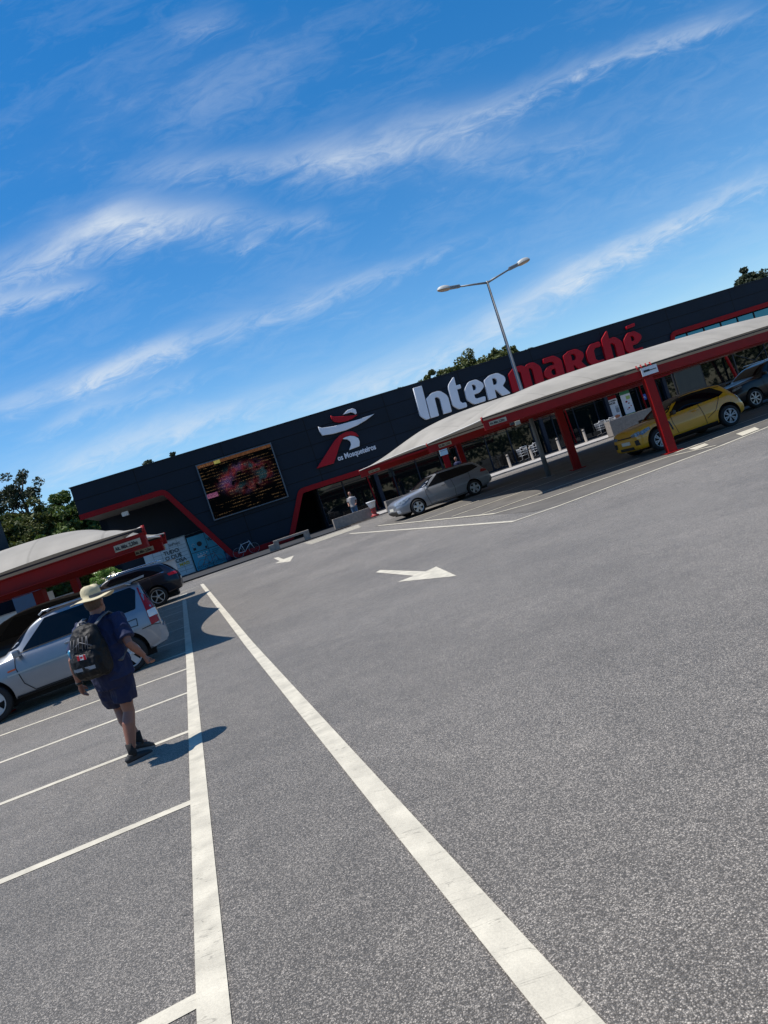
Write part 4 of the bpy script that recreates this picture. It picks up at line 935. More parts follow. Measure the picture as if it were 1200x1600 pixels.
# yellow hatchback
yel = dict(paint='yellow', W=.89, L=3.92, wx=(.70, 3.24), wr=.345, ar=.43, rim=.235, spokes=6, wstyle='block', rimmat='alloyw', mirror=(1.30, 1.0), mirpaint='blackcar', handles=[(2.12, .88)], handlemat='yellow',
  prof=[(.0, .30, .70, .73, .75, .74, .70, .55), (.03, .22, .80, .83, .86, .81, .75, .60), (.12, .20, .86, .90, .93, .87, .81, .64), (.75, .20, .93, .98, 1.02, .88, .83, .62), (1.08, .20, .93, 1.0, 1.03, .88, .83, .66),
        (1.45, .20, .93, 1.23, 1.28, .88, .82, .62), (1.85, .20, .94, 1.41, 1.46, .875, .82, .57), (2.4, .20, .97, 1.43, 1.50, .875, .82, .56), (3.0, .20, 1.00, 1.41, 1.49, .89, .84, .55), (3.40, .22, 1.02, 1.37, 1.45, .90, .84, .54),
        (3.62, .26, .99, 1.18, 1.25, .88, .81, .56), (3.80, .30, .88, .93, .97, .83, .76, .58), (3.90, .34, .70, .74, .76, .76, .70, .5), (3.92, .36, .6, .62, .64, .7, .64, .45)], hard=[4, 9],
  side_windows=[[(1.28, .975), (3.14, 1.05), (3.36, 1.13), (3.06, 1.40), (2.35, 1.425), (1.86, 1.40)]],
  side=[('headlight', [(.06, .70), (.16, .66), (.48, .76), (.46, .84), (.14, .78)], 'lampglass'), ('tail_light', [(3.74, .78), (3.84, .80), (3.70, 1.06), (3.62, 1.04)], 'redlamp'), ('sill_trim', [(1.12, .22), (2.82, .22), (2.78, .33), (1.18, .31)], 'plastic'), ('side_vent', [(1.16, .52), (1.22, .50), (1.16, .82), (1.11, .8)], 'plastic')],
  seams=[[(1.28, .98), (1.26, .7), (1.36, .34)], [(2.32, 1.02), (2.36, .7), (2.40, .34)], [(2.46, .5), (2.8, .66), (3.02, .95), (3.1, 1.05)]],
  ends=[('headlight', [(-.80, .66), (-.48, .66), (-.42, .73), (-.78, .80)], 'lampglass', 'front'), ('headlight', [(.48, .66), (.80, .66), (.78, .80), (.42, .73)], 'lampglass', 'front'),
        ('fog_light', [(-.80, .38), (-.58, .38), (-.56, .54), (-.78, .56)], 'plastic', 'front'), ('fog_light', [(.58, .38), (.80, .38), (.78, .56), (.56, .54)], 'plastic', 'front'), ('grille', [(-.45, .27), (.45, .27), (.42, .36), (-.42, .36)], 'plastic', 'front'), ('front_strip', [(-.46, .66), (.46, .66), (.42, .70), (-.42, .70)], 'plastic', 'front')],
  top=[('roof_skin', [(1.62, -.60), (3.36, -.57), (3.36, .57), (1.62, .60)], 'blackcar')],
  windscreen=[(-.70, 1.04), (.70, 1.04), (.54, 1.40), (-.54, 1.40)], rear_window=[(-.55, 1.1), (.55, 1.1), (.48, 1.36), (-.48, 1.36)], plz=.5, plf=.50)
a_ = R(9); p = place(10.12, 23.2, a_, yel)
car('parked_car', (*p, zt(23.2)), a_, 'bright yellow hatchback with black roof behind the front red post', yel)
# grey estate
est = dict(paint='greycar', W=.89, L=4.56, wx=(.88, 3.58), wr=.32, ar=.375, rim=.225, spokes=5, wstyle='wide', rimmat='alloy', mirror=(1.46, .97), handles=[(2.22, .86), (3.12, .89)],
  prof=[(.0, .36, .62, .64, .66, .60, .56, .42), (.05, .24, .70, .72, .76, .74, .68, .50), (.25, .18, .78, .81, .85, .85, .80, .58), (.85, .17, .87, .92, .96, .89, .84, .60), (1.22, .17, .90, .97, 1.0, .89, .84, .66),
        (1.65, .17, .92, 1.21, 1.26, .89, .83, .62), (2.1, .17, .94, 1.38, 1.43, .89, .83, .57), (2.7, .17, .96, 1.42, 1.485, .89, .83, .56), (3.4, .18, .99, 1.41, 1.48, .89, .83, .55), (3.98, .20, 1.02, 1.36, 1.44, .88, .82, .53), (4.18, .24, 1.01, 1.27, 1.34, .87, .81, .54),
        (4.38, .30, .95, 1.0, 1.03, .85, .78, .58), (4.50, .36, .82, .85, .87, .80, .73, .55), (4.56, .40, .6, .62, .64, .7, .64, .45)], hard=[4, 9],
  side_windows=[[(1.54, .965), (3.50, 1.03), (4.10, 1.13), (3.92, 1.31), (3.4, 1.375), (2.2, 1.375)]],
  side=[('headlight', [(.10, .62), (.30, .62), (.66, .80), (.62, .84), (.16, .74)], 'lampglass'), ('tail_light', [(4.05, .88), (4.42, .86), (4.36, .97), (4.14, 1.0)], 'redlamp')],
  seams=[[(1.42, .95), (1.38, .7), (1.48, .26)], [(2.66, 1.0), (2.70, .6), (2.66, .26)], [(3.54, 1.02), (3.50, .75), (3.22, .45), (3.12, .26)], [(1.48, .26), (3.12, .26)]],
  ends=[('headlight', [(-.72, .60), (-.46, .60), (-.52, .70), (-.72, .76)], 'lampglass', 'front'), ('headlight', [(.46, .60), (.72, .60), (.72, .76), (.52, .70)], 'lampglass', 'front'), ('grille', [(-.48, .22), (.48, .22), (.55, .40), (-.55, .40)], 'plastic', 'front'), ('fog_light', [(-.76, .30), (-.60, .30), (-.60, .42), (-.76, .42)], 'clearlamp', 'front'), ('fog_light', [(.60, .30), (.76, .30), (.76, .42), (.60, .42)], 'clearlamp', 'front')],
  windscreen=[(-.72, 1.02), (.72, 1.02), (.55, 1.36), (-.55, 1.36)], rear_window=[(-.58, 1.0), (.58, 1.0), (.50, 1.3), (-.50, 1.3)], rails=(2.2, 3.95, .53, 1.47), railmat='plastic', plz=.72, plf=.50)
a_ = R(17); p = place(2.47, 30.5, a_, est)
car('parked_car', (*p, zt(30.4)), a_, 'light grey estate car nosing out from under the canopy', est)
# dark car behind the yellow one at the right edge
a_ = R(14); sed = dict(suv); p = place(16.0, 28.0, a_, suv)
car('parked_car', (*p, zt(28.4)), a_, 'black car in deep shade behind the yellow hatchback', sed, scale=.96)

# ------------------------------------------------------------------ people
def remesh(name, mb, m_, voxel, smooth=3, parent=None, fold=0):
    me = mb.mesh(name, m_); t = bpy.data.objects.new('tmpr', me); col.objects.link(t)
    r = t.modifiers.new('r', 'REMESH'); r.mode = 'VOXEL'; r.voxel_size = voxel; r.use_smooth_shade = True
    s = t.modifiers.new('s', 'SMOOTH'); s.iterations = smooth; s.factor = .5
    dg = bpy.context.evaluated_depsgraph_get(); f = bpy.data.meshes.new_from_object(t.evaluated_get(dg)); bpy.data.objects.remove(t)
    f.materials.clear(); f.materials.append(m_ if not isinstance(m_, (list, tuple)) else m_[0])
    for p in f.polygons: p.use_smooth = True
    if fold:
        nr = [v.normal.copy() for v in f.vertices]
        for v, n_ in zip(f.vertices, nr):
            c = v.co; k = pnoise.noise(Vector((c.x*9+c.z*5, c.y*9, c.z*7-c.x*4)))+.5*pnoise.noise(Vector((c.x*23, c.y*23, c.z*13)))
            v.co = c + n_*(-abs(k)*2+.5)*fold
    f.name = name; return link(name, f, parent)
def hand(mb, w_, d, side_n, length=.17, curl=.5, thumb=None):
    """palm and five fingers: w_ wrist point, d direction of the hand, side_n across the palm (index side), curling towards cross"""
    d = d.normalized(); sn = side_n.normalized(); pn = d.cross(sn).normalized()
    palm_e = w_ + d*.085
    mb.tube([w_, w_+d*.04, palm_e], [.026, .036, .034], n=12, ell=.62, up=tuple(sn))
    ls_ = [.072, .080, .074, .058]
    for i in range(4):
        off = sn*(.027-.018*i); b = palm_e - d*.012 + off; L = ls_[i]
        c = curl*(1+.12*i); p1 = b + (d*math.cos(c*.5)+pn*math.sin(c*.5))*L*.45
        p2 = p1 + (d*math.cos(c*1.2)+pn*math.sin(c*1.2))*L*.32; p3 = p2 + (d*math.cos(c*1.9)+pn*math.sin(c*1.9))*L*.25
        mb.tube([b, p1, p2, p3], [.0098, .009, .0082, .0062], n=8)
    tb = w_ + d*.03 + sn*.026; td = (d*.65+sn*.75+pn*.35).normalized(); t1 = tb+td*.038; t2 = t1+(d*.9+sn*.25+pn*.5).normalized()*.030
    mb.tube([tb-sn*.01, tb, t1, t2], [.014, .013, .0115, .0085], n=8)
hd_ = R(8); Fv = Vector((math.sin(hd_), math.cos(hd_), 0)); Rv = Vector((math.cos(hd_), -math.sin(hd_), 0)); Uz = Vector((0, 0, 1))
man = empty('person', (-3.07, 6.9, 0), 0, 'man in navy clothes, wide khaki hat and black backpack walking away', 'person')
O = Vector((-3.07, 6.9, 0))
def q(f, r, z): return Fv*f + Rv*r + Uz*z      # local: forward, right, up
head_c = q(.075, .055, 1.60)
def ringbody(mb, rows, n=20):
    """elliptical loft: (forward, right, z, half width, half depth)"""
    rings = []
    for f, r, z, a, b in rows:
        rings.append([mb.bm.verts.new(q(f, r, z) + Rv*a*math.cos(2*math.pi*j/n) + Fv*b*math.sin(2*math.pi*j/n)) for j in range(n)])
    for x, y in zip(rings, rings[1:]):
        for j in range(n): mb.bm.faces.new((x[j], x[(j+1) % n], y[(j+1) % n], y[j]))
    mb.bm.faces.new(rings[0][::-1]); mb.bm.faces.new(rings[-1])
# joints
hipR, hipL = q(0, .115, .90), q(0, -.055, .90)
kneeR, ankR = q(-.0, .075, .50), q(-.10, .03, .10)
kneeL, ankL = q(.17, -.115, .50), q(.15, -.02, .13)
shR, shL = q(.03, .25, 1.39), q(.03, -.125, 1.40)
elR, wrR = q(-.07, .345, 1.13), q(.05, .385, .955)
elL, wrL = q(-.08, -.265, 1.13), q(-.02, -.315, .88)
mb = MB()
ringbody(mb, [(0, .03, .84, .15, .12), (0, .04, .95, .165, .125), (0, .055, 1.08, .155, .115), (.01, .06, 1.25, .17, .12), (.03, .06, 1.38, .165, .10), (.04, .06, 1.44, .09, .07)])
mb.tube([q(.04, .06, 1.40), q(.05, .058, 1.50), q(.065, .055, 1.56)], [.066, .060, .058], n=16)
mb.ico(head_c, (.155, .195, .235), sub=3, rot=Euler((0, 0, -hd_)))
mb.ico(head_c+q(.055, 0, -.06), (.115, .11, .12), sub=3, rot=Euler((0, 0, -hd_)))       # jaw
mb.ico(head_c+q(.11, 0, -.015), (.03, .045, .05), sub=2, rot=Euler((0, 0, -hd_)))         # nose
mb.ico(head_c+q(.095, 0, -.065), (.05, .02, .018), sub=2, rot=Euler((0, 0, -hd_)))        # lips
for k in (-1, 1): mb.ico(head_c+q(-.005, .080*k, -.02), (.022, .042, .066), sub=2, rot=Euler((R(8), 0, -hd_))) # ears
for hp, kn, an in ((hipR, kneeR, ankR), (hipL, kneeL, ankL)):
    mb.tube([hp, hp.lerp(kn, .5), kn+Uz*.04, kn-Uz*.02, kn.lerp(an, .3)-Fv*.022, kn.lerp(an, .6)-Fv*.012, an+Uz*.03, an-Uz*.03], [.088, .078, .060, .056, .063, .053, .038, .040], n=18)
    mb.tube([an-Uz*.02, an+Fv*.10-Uz*.05], [.038, .03], n=12)
for sh, el, wr in ((shR, elR, wrR), (shL, elL, wrL)):
    mb.tube([sh, sh.lerp(el, .5), el, el.lerp(wr, .3), wr.lerp(el, .15), wr], [.055, .046, .039, .042, .029, .026], n=16)
hand(mb, wrR, (q(.05, .025, -.16)), (-Rv*.2+Fv*.9), curl=1.25)
hand(mb, wrL, (q(.05, -.02, -.17)), (Fv), curl=.45)
body = remesh('body', mb, A['skin'], .0045, 4, man)
mb = MB(); mb.ico(head_c+q(-.022, 0, .015), (.168, .175, .215), sub=3, rot=Euler((0, 0, -hd_)))
bmesh.ops.bisect_plane(mb.bm, geom=mb.bm.verts[:]+mb.bm.edges[:]+mb.bm.faces[:], plane_co=head_c+q(.02, 0, -.06), plane_no=(Fv*.8-Uz*.6), clear_outer=True); mb.build('hair', A['hair'], man)
for k in (-1, 1):
    mb = MB(); mb.ico(head_c+q(.092, .032*k, .012), (.026, .018, .014), sub=2, rot=Euler((0, 0, -hd_))); mb.build('eye', A['flagwhite'], man)
# shirt
mb = MB()
ringbody(mb, [(0, .05, .84, .215, .165), (0, .05, .93, .21, .165), (.0, .055, 1.05, .195, .155), (.01, .06, 1.2, .20, .15), (.03, .06, 1.34, .205, .135), (.035, .06, 1.42, .175, .11), (.045, .06, 1.475, .085, .075), (.05, .06, 1.495, .07, .066)], 24)
for sh, el in ((shR, elR), (shL, elL)):
    e2 = sh.lerp(el, .80); mb.tube([sh-(el-sh)*.12, sh, sh.lerp(el, .45), e2], [.07, .082, .078, .080], n=18)
shirt = remesh('shirt', mb, A['tee'], .008, 6, man, .013)
# shorts
mb = MB()
ringbody(mb, [(0, .03, .76, .18, .155), (-.01, .035, .90, .20, .165), (0, .05, 1.0, .19, .15)], 24)
mb.tube([hipR+Uz*.02, hipR.lerp(kneeR, .5), kneeR+Uz*.10], [.118, .122, .118], n=18); mb.tube([hipL+Uz*.02, hipL.lerp(kneeL, .5), kneeL+Uz*.10-Rv*.02], [.118, .122, .116], n=18)
mb.tube([kneeL+Uz*.17-Rv*.03, kneeL+Uz*.06-Rv*.085-Fv*.06], [.09, .03], n=12)
shorts = remesh('shorts', mb, A['short'], .008, 5, man, .012)
for an, wob in ((ankR, 0), (ankL, 1)):
    mb = MB(); mb.tube([an+Uz*.10, an+Uz*.03, an-Uz*.03], [.043, .041, .042], n=16); mb.build('sock', A['sock'], man)
    fd = (Fv*.72+Rv*.69).normalized() if not wob else (Fv*.92+Rv*.25-Uz*.30).normalized()
    foot = an - Uz*.055
    mb = MB()
    mb.tube([foot-fd*.085, foot-fd*.06+Uz*.01, foot+fd*.02+Uz*.01, foot+fd*.10-Uz*.004, foot+fd*.15-Uz*.012, foot+fd*.182-Uz*.02], [.022, .038, .041, .038, .033, .014], n=16, ell=.95)
    mb.tube([foot-fd*.035+Uz*.0, foot-fd*.015+Uz*.045], [.040, .041], n=16)
    sh_ = remesh('shoe', mb, A['shoe'], .006, 3, man)
    mb = MB(); out = []
    for a in range(24):
        th = 2*math.pi*a/24; ff = .052+.135*math.cos(th); ww = .043*math.sin(th)*(1+.10*math.cos(th)); out.append((ff, ww))
    sdv = fd.cross(Uz).normalized(); upv = sdv.cross(fd); lo = [foot+fd*f_+sdv*w_-upv*.046 for f_, w_ in out]; hi = [foot+fd*f_*1.0+sdv*w_*1.02-upv*.016 for f_, w_ in out]
    va = [mb.bm.verts.new(v) for v in lo]; vb = [mb.bm.verts.new(v) for v in hi]
    mb.bm.faces.new(va); mb.bm.faces.new(vb[::-1])
    for j in range(24): mb.bm.faces.new((va[j], vb[j], vb[(j+1) % 24], va[(j+1) % 24]))
    mb.build('sole', A['sole'], sh_)
    mb = MB()
    for k in range(3): mb.bar(foot+fd*(.04+k*.035)-sdv*.022+upv*(.052-.008*k), foot+fd*(.04+k*.035)+sdv*.022+upv*(.052-.008*k), .006, .004)
    mb.build('lace', A['sole'], sh_)
for p_ in man.children: pass
# watch
mb = MB(); wd_ = (wrL-elL).normalized(); wp = wrL-wd_*.02; mb.tube([wp-wd_*.012, wp+wd_*.012], [.033, .033], n=16); mb.ico(wp-Rv*.03, (.014, .032, .032)); mb.build('watch', A['ink'], man)
# hat: a thing he wears - kept as clothing of the person
hc = head_c + q(-.005, 0, .055)
mb = MB(); n = 40; rings = []
for (rr_, zz) in [(.0, .125), (.05, .126), (.078, .115), (.092, .085), (.096, .04), (.099, .0), (.13, -.004), (.165, -.010), (.198, -.018), (.214, -.020), (.213, -.026), (.165, -.018), (.12, -.010), (.092, -.006)]:
    ring = []
    for j in range(n):
        th = 2*math.pi*j/n; wv = (rr_/.21)**2*(.012*math.sin(3*th+.6)+.030*abs(math.sin(th))**2*0+.022*math.cos(th)*0)
        sidep = .018*(abs(math.cos(th))**1.5)*(rr_/.21)**2 if rr_ > .12 else 0
        dent = -.012*max(0, math.cos(th*3+1)) if zz > .1 else 0
        ring.append(mb.bm.verts.new(hc + Rv*math.cos(th)*rr_*.97 + Fv*math.sin(th)*rr_*1.06 + Uz*(zz+wv+sidep+dent)))
    rings.append(ring)
for a, b in zip(rings, rings[1:]):
    for j in range(n):
        f = mb.bm.faces.new((a[j], a[(j+1) % n], b[(j+1) % n], b[j])) if (a[0].co-a[1].co).length > 1e-6 else mb.bm.faces.new((a[0], b[(j+1) % n], b[j])) if False else mb.bm.faces.new((a[j], a[(j+1) % n], b[(j+1) % n], b[j]))
        f.smooth = True
bmesh.ops.remove_doubles(mb.bm, verts=mb.bm.verts, dist=.0005)
hat = mb.build('hat', A['hat'], man)
mb = MB(); mb.lathe([(.0985, .004), (.1005, .012), (.0990, .028)], tuple(hc), n=36, sx=.99, sy=1.03); mb.build('hat_band', A['strap'], hat)
# backpack hangs on the man: a thing of its own
bp_ = empty('backpack', tuple(O + q(-.24, -.0, .98)), 0, 'black backpack with small red and white maple leaf flag on the man', 'backpack')
def bq(f, r, z): return q(f+.24, r+.055, z-.98)
mb = MB()
def ringb(rows, n=24):
    rings = []
    for f, r, z, a, b, sq in rows:
        rg = []
        for j in range(n):
            th = 2*math.pi*j/n; c_, s_ = math.cos(th), math.sin(th); e = sq
            rg.append(mb.bm.verts.new(bq(f, r, z) + Rv*a*math.copysign(abs(c_)**e, c_) + Fv*b*math.copysign(abs(s_)**e, s_)))
        rings.append(rg)
    for x, y in zip(rings, rings[1:]):
        for j in range(n): mb.bm.faces.new((x[j], x[(j+1) % n], y[(j+1) % n], y[j]))
    mb.bm.faces.new(rings[0][::-1]); mb.bm.faces.new(rings[-1])
ringb([(-.235, -.01, .93, .12, .07, .7), (-.245, -.01, .96, .155, .10, .6), (-.255, -.01, 1.06, .165, .125, .6), (-.25, -.01, 1.2, .160, .12, .65), (-.235, -.01, 1.33, .145, .10, .7), (-.215, -.01, 1.41, .11, .07, .8), (-.20, -.01, 1.44, .06, .035, .9)])
ringb([(-.36, -.01, .97, .11, .03, .6), (-.375, -.01, 1.02, .13, .045, .6), (-.37, -.01, 1.14, .13, .04, .6), (-.355, -.01, 1.2, .11, .02, .7)])
mb.tube([bq(-.24, -.18, 1.02), bq(-.24, -.19, 1.1), bq(-.24, -.185, 1.17)], [.045, .05, .04], n=12)
remesh('bag', mb, A['pack'], .007, 2, bp_, .009)
mb = MB()
for k in (-1, 1):
    mb.tube([bq(-.17, .09*k-.01, 1.40), bq(-.09, .115*k, 1.455), bq(.02, .125*k, 1.475), bq(.13, .12*k, 1.42), bq(.165, .13*k, 1.25), bq(.09, .17*k, 1.10), bq(-.10, .17*k, 1.0)], [.010, .010, .010, .010, .010, .010, .010], n=10, ell=3.0, up=tuple(Rv) if False else None)
mb.build('shoulder_strap', A['strap'], bp_)
mb = MB(); mb.tube([bq(-.20, -.05, 1.425), bq(-.215, -.035, 1.465), bq(-.215, .015, 1.465), bq(-.20, .03, 1.425)], .008, n=8); mb.build('carry_loop', A['strap'], bp_)
bx = -Fv; 
def onbag(name, r0, z0, w_, h, m_, d=.0, tilt=0):
    mb = MB(); M = Matrix((Rv*math.cos(tilt)+Uz*math.sin(tilt), Fv, Uz*math.cos(tilt)-Rv*math.sin(tilt))).transposed().to_4x4(); mb.box(bq(-.413-d, r0, z0), (w_, .006, h), 0, M); return mb.build(name, m_, bp_)
onbag('reflective_strip', -.005, 1.055, .215, .032, A['reflect'], .0, R(-2))
fr = R(-4)
fg = onbag('flag_patch', .0, 1.165, .086, .046, A['flagwhite'], -.004, fr)
mb = MB()
for k in (-1, 1):
    M = Matrix((Rv*math.cos(fr)+Uz*math.sin(fr), Fv, Uz*math.cos(fr)-Rv*math.sin(fr))).transposed().to_4x4(); cpt = bq(-.4145, 0, 1.165)+(Rv*math.cos(fr)+Uz*math.sin(fr))*.032*k; mb.box(cpt, (.022, .006, .046), 0, M)
leaf = [(0, .016), (.004, .009), (.008, .011), (.007, .004), (.014, .006), (.012, .001), (.015, -.001), (.007, -.007), (.001, -.007), (.001, -.013), (-.001, -.013), (-.001, -.007), (-.007, -.007), (-.015, -.001), (-.012, .001), (-.014, .006), (-.007, .004), (-.008, .011), (-.004, .009)]
c0 = bq(-.4155, 0, 1.165); ex_ = (Rv*math.cos(fr)+Uz*math.sin(fr)); ez_ = (Uz*math.cos(fr)-Rv*math.sin(fr))
lf = [mb.bm.verts.new(c0+ex_*a+ez_*b) for a, b in leaf]; ff_ = mb.bm.faces.new(lf); bmesh.ops.triangulate(mb.bm, faces=[ff_]); mb.build('flag_red', A['flagred'], fg)
mb = MB()
for k in range(7): mb.tube([bq(-.385-.01*math.sin(k), -.11+.03*k, 1.22+.01*(k % 2)), bq(-.35, -.09+.028*k+.01*(k % 3), 1.34)], .004, n=6)
mb.tube([bq(-.37, -.12, 1.24), bq(-.365, .0, 1.3), bq(-.37, .11, 1.24)], .005, n=6); mb.build('cord', A['strap'], bp_)
mb = MB(); mb.tube([bq(-.24, -.195, 1.15), bq(-.24, -.20, 1.23), bq(-.24, -.20, 1.25)], [.03, .03, .018], n=14); mb.build('bottle', A['bottle'], bp_)

def small_person(loc, rz, label, shirt_m, leg_m, bag=True):
    p = empty('person', loc, rz, label, 'person')
    mb = MB()
    mb.tube([(.09, 0, .86), (.10, .02, .48), (.10, 0, .1)], [.085, .06, .045], n=12); mb.tube([(-.09, 0, .86), (-.10, .05, .48), (-.10, -.02, .1)], [.085, .06, .045], n=12)
    for k in (-1, 1): mb.tube([(.1*k, -.05, .05), (.1*k, .16, .035)], [.045, .035], n=10)
    mb.tube([(0, 0, .85), (0, 0, 1.0), (0, 0, 1.25), (0, 0, 1.42), (0, 0, 1.47)], [.15, .145, .17, .16, .06], n=16)
    mb.tube([(0, 0, 1.42), (0, .01, 1.56)], .055, n=12); mb.ico((0, .02, 1.63), (.16, .19, .23), sub=3); mb.ico((0, .12, 1.62), (.03, .04, .05), sub=2)
    for k in (-1, 1):
        mb.tube([(.19*k, 0, 1.40), (.25*k, -.02, 1.14), (.22*k, .16, .98)], [.05, .042, .028], n=10); mb.ico((.083*k, 0, 1.62), (.02, .04, .06))
        hand(mb, Vector((.22*k, .16, .98)), Vector((-.05*k, .16, -.06)), Vector((-k*.8, 0, .3)), curl=.6)
    remesh('body', mb, A['skin'], .007, 3, p)
    mb = MB(); mb.tube([(0, 0, .86), (0, 0, 1.0), (0, 0, 1.25), (0, 0, 1.40), (0, 0, 1.47)], [.185, .175, .20, .19, .08], n=18)
    for k in (-1, 1): mb.tube([(.17*k, 0, 1.40), (.24*k, -.015, 1.2)], [.075, .07], n=12)
    remesh('shirt', mb, shirt_m, .012, 4, p)
    mb = MB(); mb.tube([(.09, 0, .9), (.10, .02, .5), (.10, 0, .08)], [.11, .08, .065], n=12); mb.tube([(-.09, 0, .9), (-.10, .05, .5), (-.10, -.02, .08)], [.11, .08, .065], n=12); mb.tube([(0, 0, .8), (0, 0, .98)], [.17, .165], n=16)
    remesh('trousers', mb, leg_m, .012, 4, p)
    mb = MB(); mb.ico((0, -.005, 1.655), (.172, .19, .20), sub=3); bmesh.ops.bisect_plane(mb.bm, geom=mb.bm.verts[:]+mb.bm.edges[:]+mb.bm.faces[:], plane_co=(0, .04, 1.62), plane_no=(0, .8, -.6), clear_outer=True); mb.build('hair', A['hair'], p)
    if bag:
        mb = MB(); mb.box((.03, -.22, 1.05), (.34, .10, .16), 0, None, .04); mb.tube([(-.16, -.19, 1.0), (.0, -.215, 1.25), (.15, -.10, 1.45)], .012, n=8); mb.build('waist_bag', A['pack'], p)
    return p
small_person((-1.55, 40.3, .585), R(170), 'person in white t-shirt with dark waist bag behind the concrete planter', A['whitetee'], A['jeans'])
small_person((4.95, 41.2, .585), R(140), 'person in dark blue top half hidden behind the grey estate car', A['tee'], A['jeans'], False)

# ------------------------------------------------------------------ concrete benches and planters
be = empty('concrete_bench', (-5.35, 38.1, .56), R(9), 'low cast concrete bench with a stepped left end and open gap below', 'bench')
mb = MB(); mb.b2((-.85, -.25, .38), (1.15, .25, .5), 0, .012); mb.build('seat', A['concrete'], be)
mb = MB(); mb.b2((.82, -.24, 0), (1.14, .24, .379), 0, .01); mb.build('leg', A['concrete'], be)
mb = MB(); mb.b2((-1.15, -.25, 0), (-.86, .25, .34), 0, .01); mb.build('end_block', A['concrete'], be)
mb = MB(); mb.b2((-.858, -.24, 0), (-.58, .24, .379), 0, .01); mb.build('leg', A['concrete'], be)
def planter(loc, rz, L, h, label):
    o = empty('concrete_planter', loc, rz, label, 'planter', 'concrete planters along the pavement edge')
    mb = MB(); t = .06
    mb.b2((-L/2, -.3, 0), (L/2, -.3+t, h), 0, .008); mb.b2((-L/2, .3-t, 0), (L/2, .3, h), 0, .008); mb.b2((-L/2, -.3+t+.001, 0), (-L/2+t, .3-t-.001, h-.003), 0, .008); mb.b2((L/2-t, -.3+t+.001, 0), (L/2, .3-t-.001, h-.003), 0, .008)
    mb.build('box', A['concrete'], o)
    mb = MB(); mb.b2((-L/2+t+.001, -.3+t+.001, .05), (L/2-t-.001, .3-t-.001, h-.07)); mb.build('soil', A['bark'], o)
planter((-1.78, 38.9, .585), R(9), 2.15, .56, 'concrete planter in front of the person in the white t-shirt')
planter((1.3, 39.5, .585), R(9), 2.2, .6, 'concrete planter just beyond the nose of the grey estate car')
planter((15.6, 42.0, .585), R(12), 2.9, .9, 'concrete planter under the two posters behind the yellow car')
rp = empty('pedestal_bin', (-.52, 38.5, .585), 0, 'short red pedestal with a white bowl standing between two planters', 'bin')
mb = MB(); mb.lathe([(.001, 0), (.22, 0), (.24, .06), (.14, .12), (.11, .22), (.16, .28), (.12, .34), (.13, .42), (.18, .46), (.001, .47)], n=24); mb.build('pedestal', A['terracotta'], rp)
mb = MB(); mb.lathe([(.001, .47), (.15, .47), (.19, .60), (.24, .78), (.27, .80), (.27, .86), (.22, .86), (.19, .78), (.001, .74)], n=24); mb.build('bowl', A['white'], rp)
def fo(x_over_y, off):      # point on a line parallel to the facade, 'off' metres in front of it
    Y_ = (FY-off/math.cos(FA)-FX*math.tan(FA))/(1-x_over_y*math.tan(FA)); return (x_over_y*Y_, Y_)
side_of = ['nearest the grey estate car', 'second from the grey car', 'beside the pale flower pot', 'left of the front red post']
for k, xy in enumerate((.191, .2247, .2653, .3046)):
    x_, y_ = fo(xy, 2.4)
    b_ = empty('bollard', (x_, y_, .585), 0, 'slim grey bollard on the pavement, ' + side_of[k], 'bollard', 'bollards in front of the glazing')
    mb = MB(); mb.lathe([(.001, 0), (.11, 0), (.11, .02), (.085, .02), (.085, .86), (.07, .90), (.001, .91)], n=20); mb.build('post', A['concrete'], b_)
    mb = MB(); mb.lathe([(.0865, .74), (.089, .745), (.089, .80), (.0865, .805)], n=20); mb.build('ring', A['plastic'], b_)
x_, y_ = fo(.281, 1.9); o = empty('flower_pot', (x_, y_, .62), 0, 'small pale pot standing by the glass between bollards', 'pot')
mb = MB(); mb.lathe([(.001, 0), (.13, 0), (.2, .55), (.22, .55), (.22, .6), (.17, .6), (.15, .5), (.001, .5)], n=20); mb.build('pot', A['white'], o)
# trolleys against the glass
for k, (xy, of) in enumerate([(.213, 1.6), (.232, 1.5), (.33, 1.5), (.345, 1.4)]):
    x_, y_ = fo(xy, of)
    tr = empty('shopping_trolley', (x_, y_, .62), FA, ['wire shopping trolley between the first two bollards', 'wire shopping trolley right behind the second bollard', 'wire shopping trolley left of the red poster', 'wire shopping trolley nearest the red poster'][k], 'trolley', 'shopping trolleys by the glass')
    mb = MB()
    for j in range(7): mb.tube([(-.25+.01*j, -.3+.1*j, .45), (-.28+.005*j, -.3+.1*j, .95)], .006, n=5); mb.tube([(.25-.01*j, -.3+.1*j, .45), (.28-.005*j, -.3+.1*j, .95)], .006, n=5)
    for z in (.45, .62, .78, .95):
        mb.tube([(-.27, -.32, z), (.27, -.32, z), (.22, .32, z), (-.22, .32, z), (-.27, -.32, z)], .008, n=5)
    mb.build('basket', A['steel'], tr)
    mb = MB()
    for s_ in (-1, 1): mb.tube([(.24*s_, -.38, 1.0), (.24*s_, -.28, .2), (.2*s_, .38, .12)], .013, n=6)
    mb.tube([(-.26, -.40, 1.02), (.26, -.40, 1.02)], .02, n=8); mb.build('frame', A['steel'], tr)
    for sx_, sy_ in ((-.22, -.28), (.22, -.28), (-.2, .36), (.2, .36)): MB().lathe([(.001, -.012), (.06, -.012), (.06, .012), (.001, .012)], axis='y', n=14).build('wheel', A['tyre'], tr, (sx_, sy_, .062))

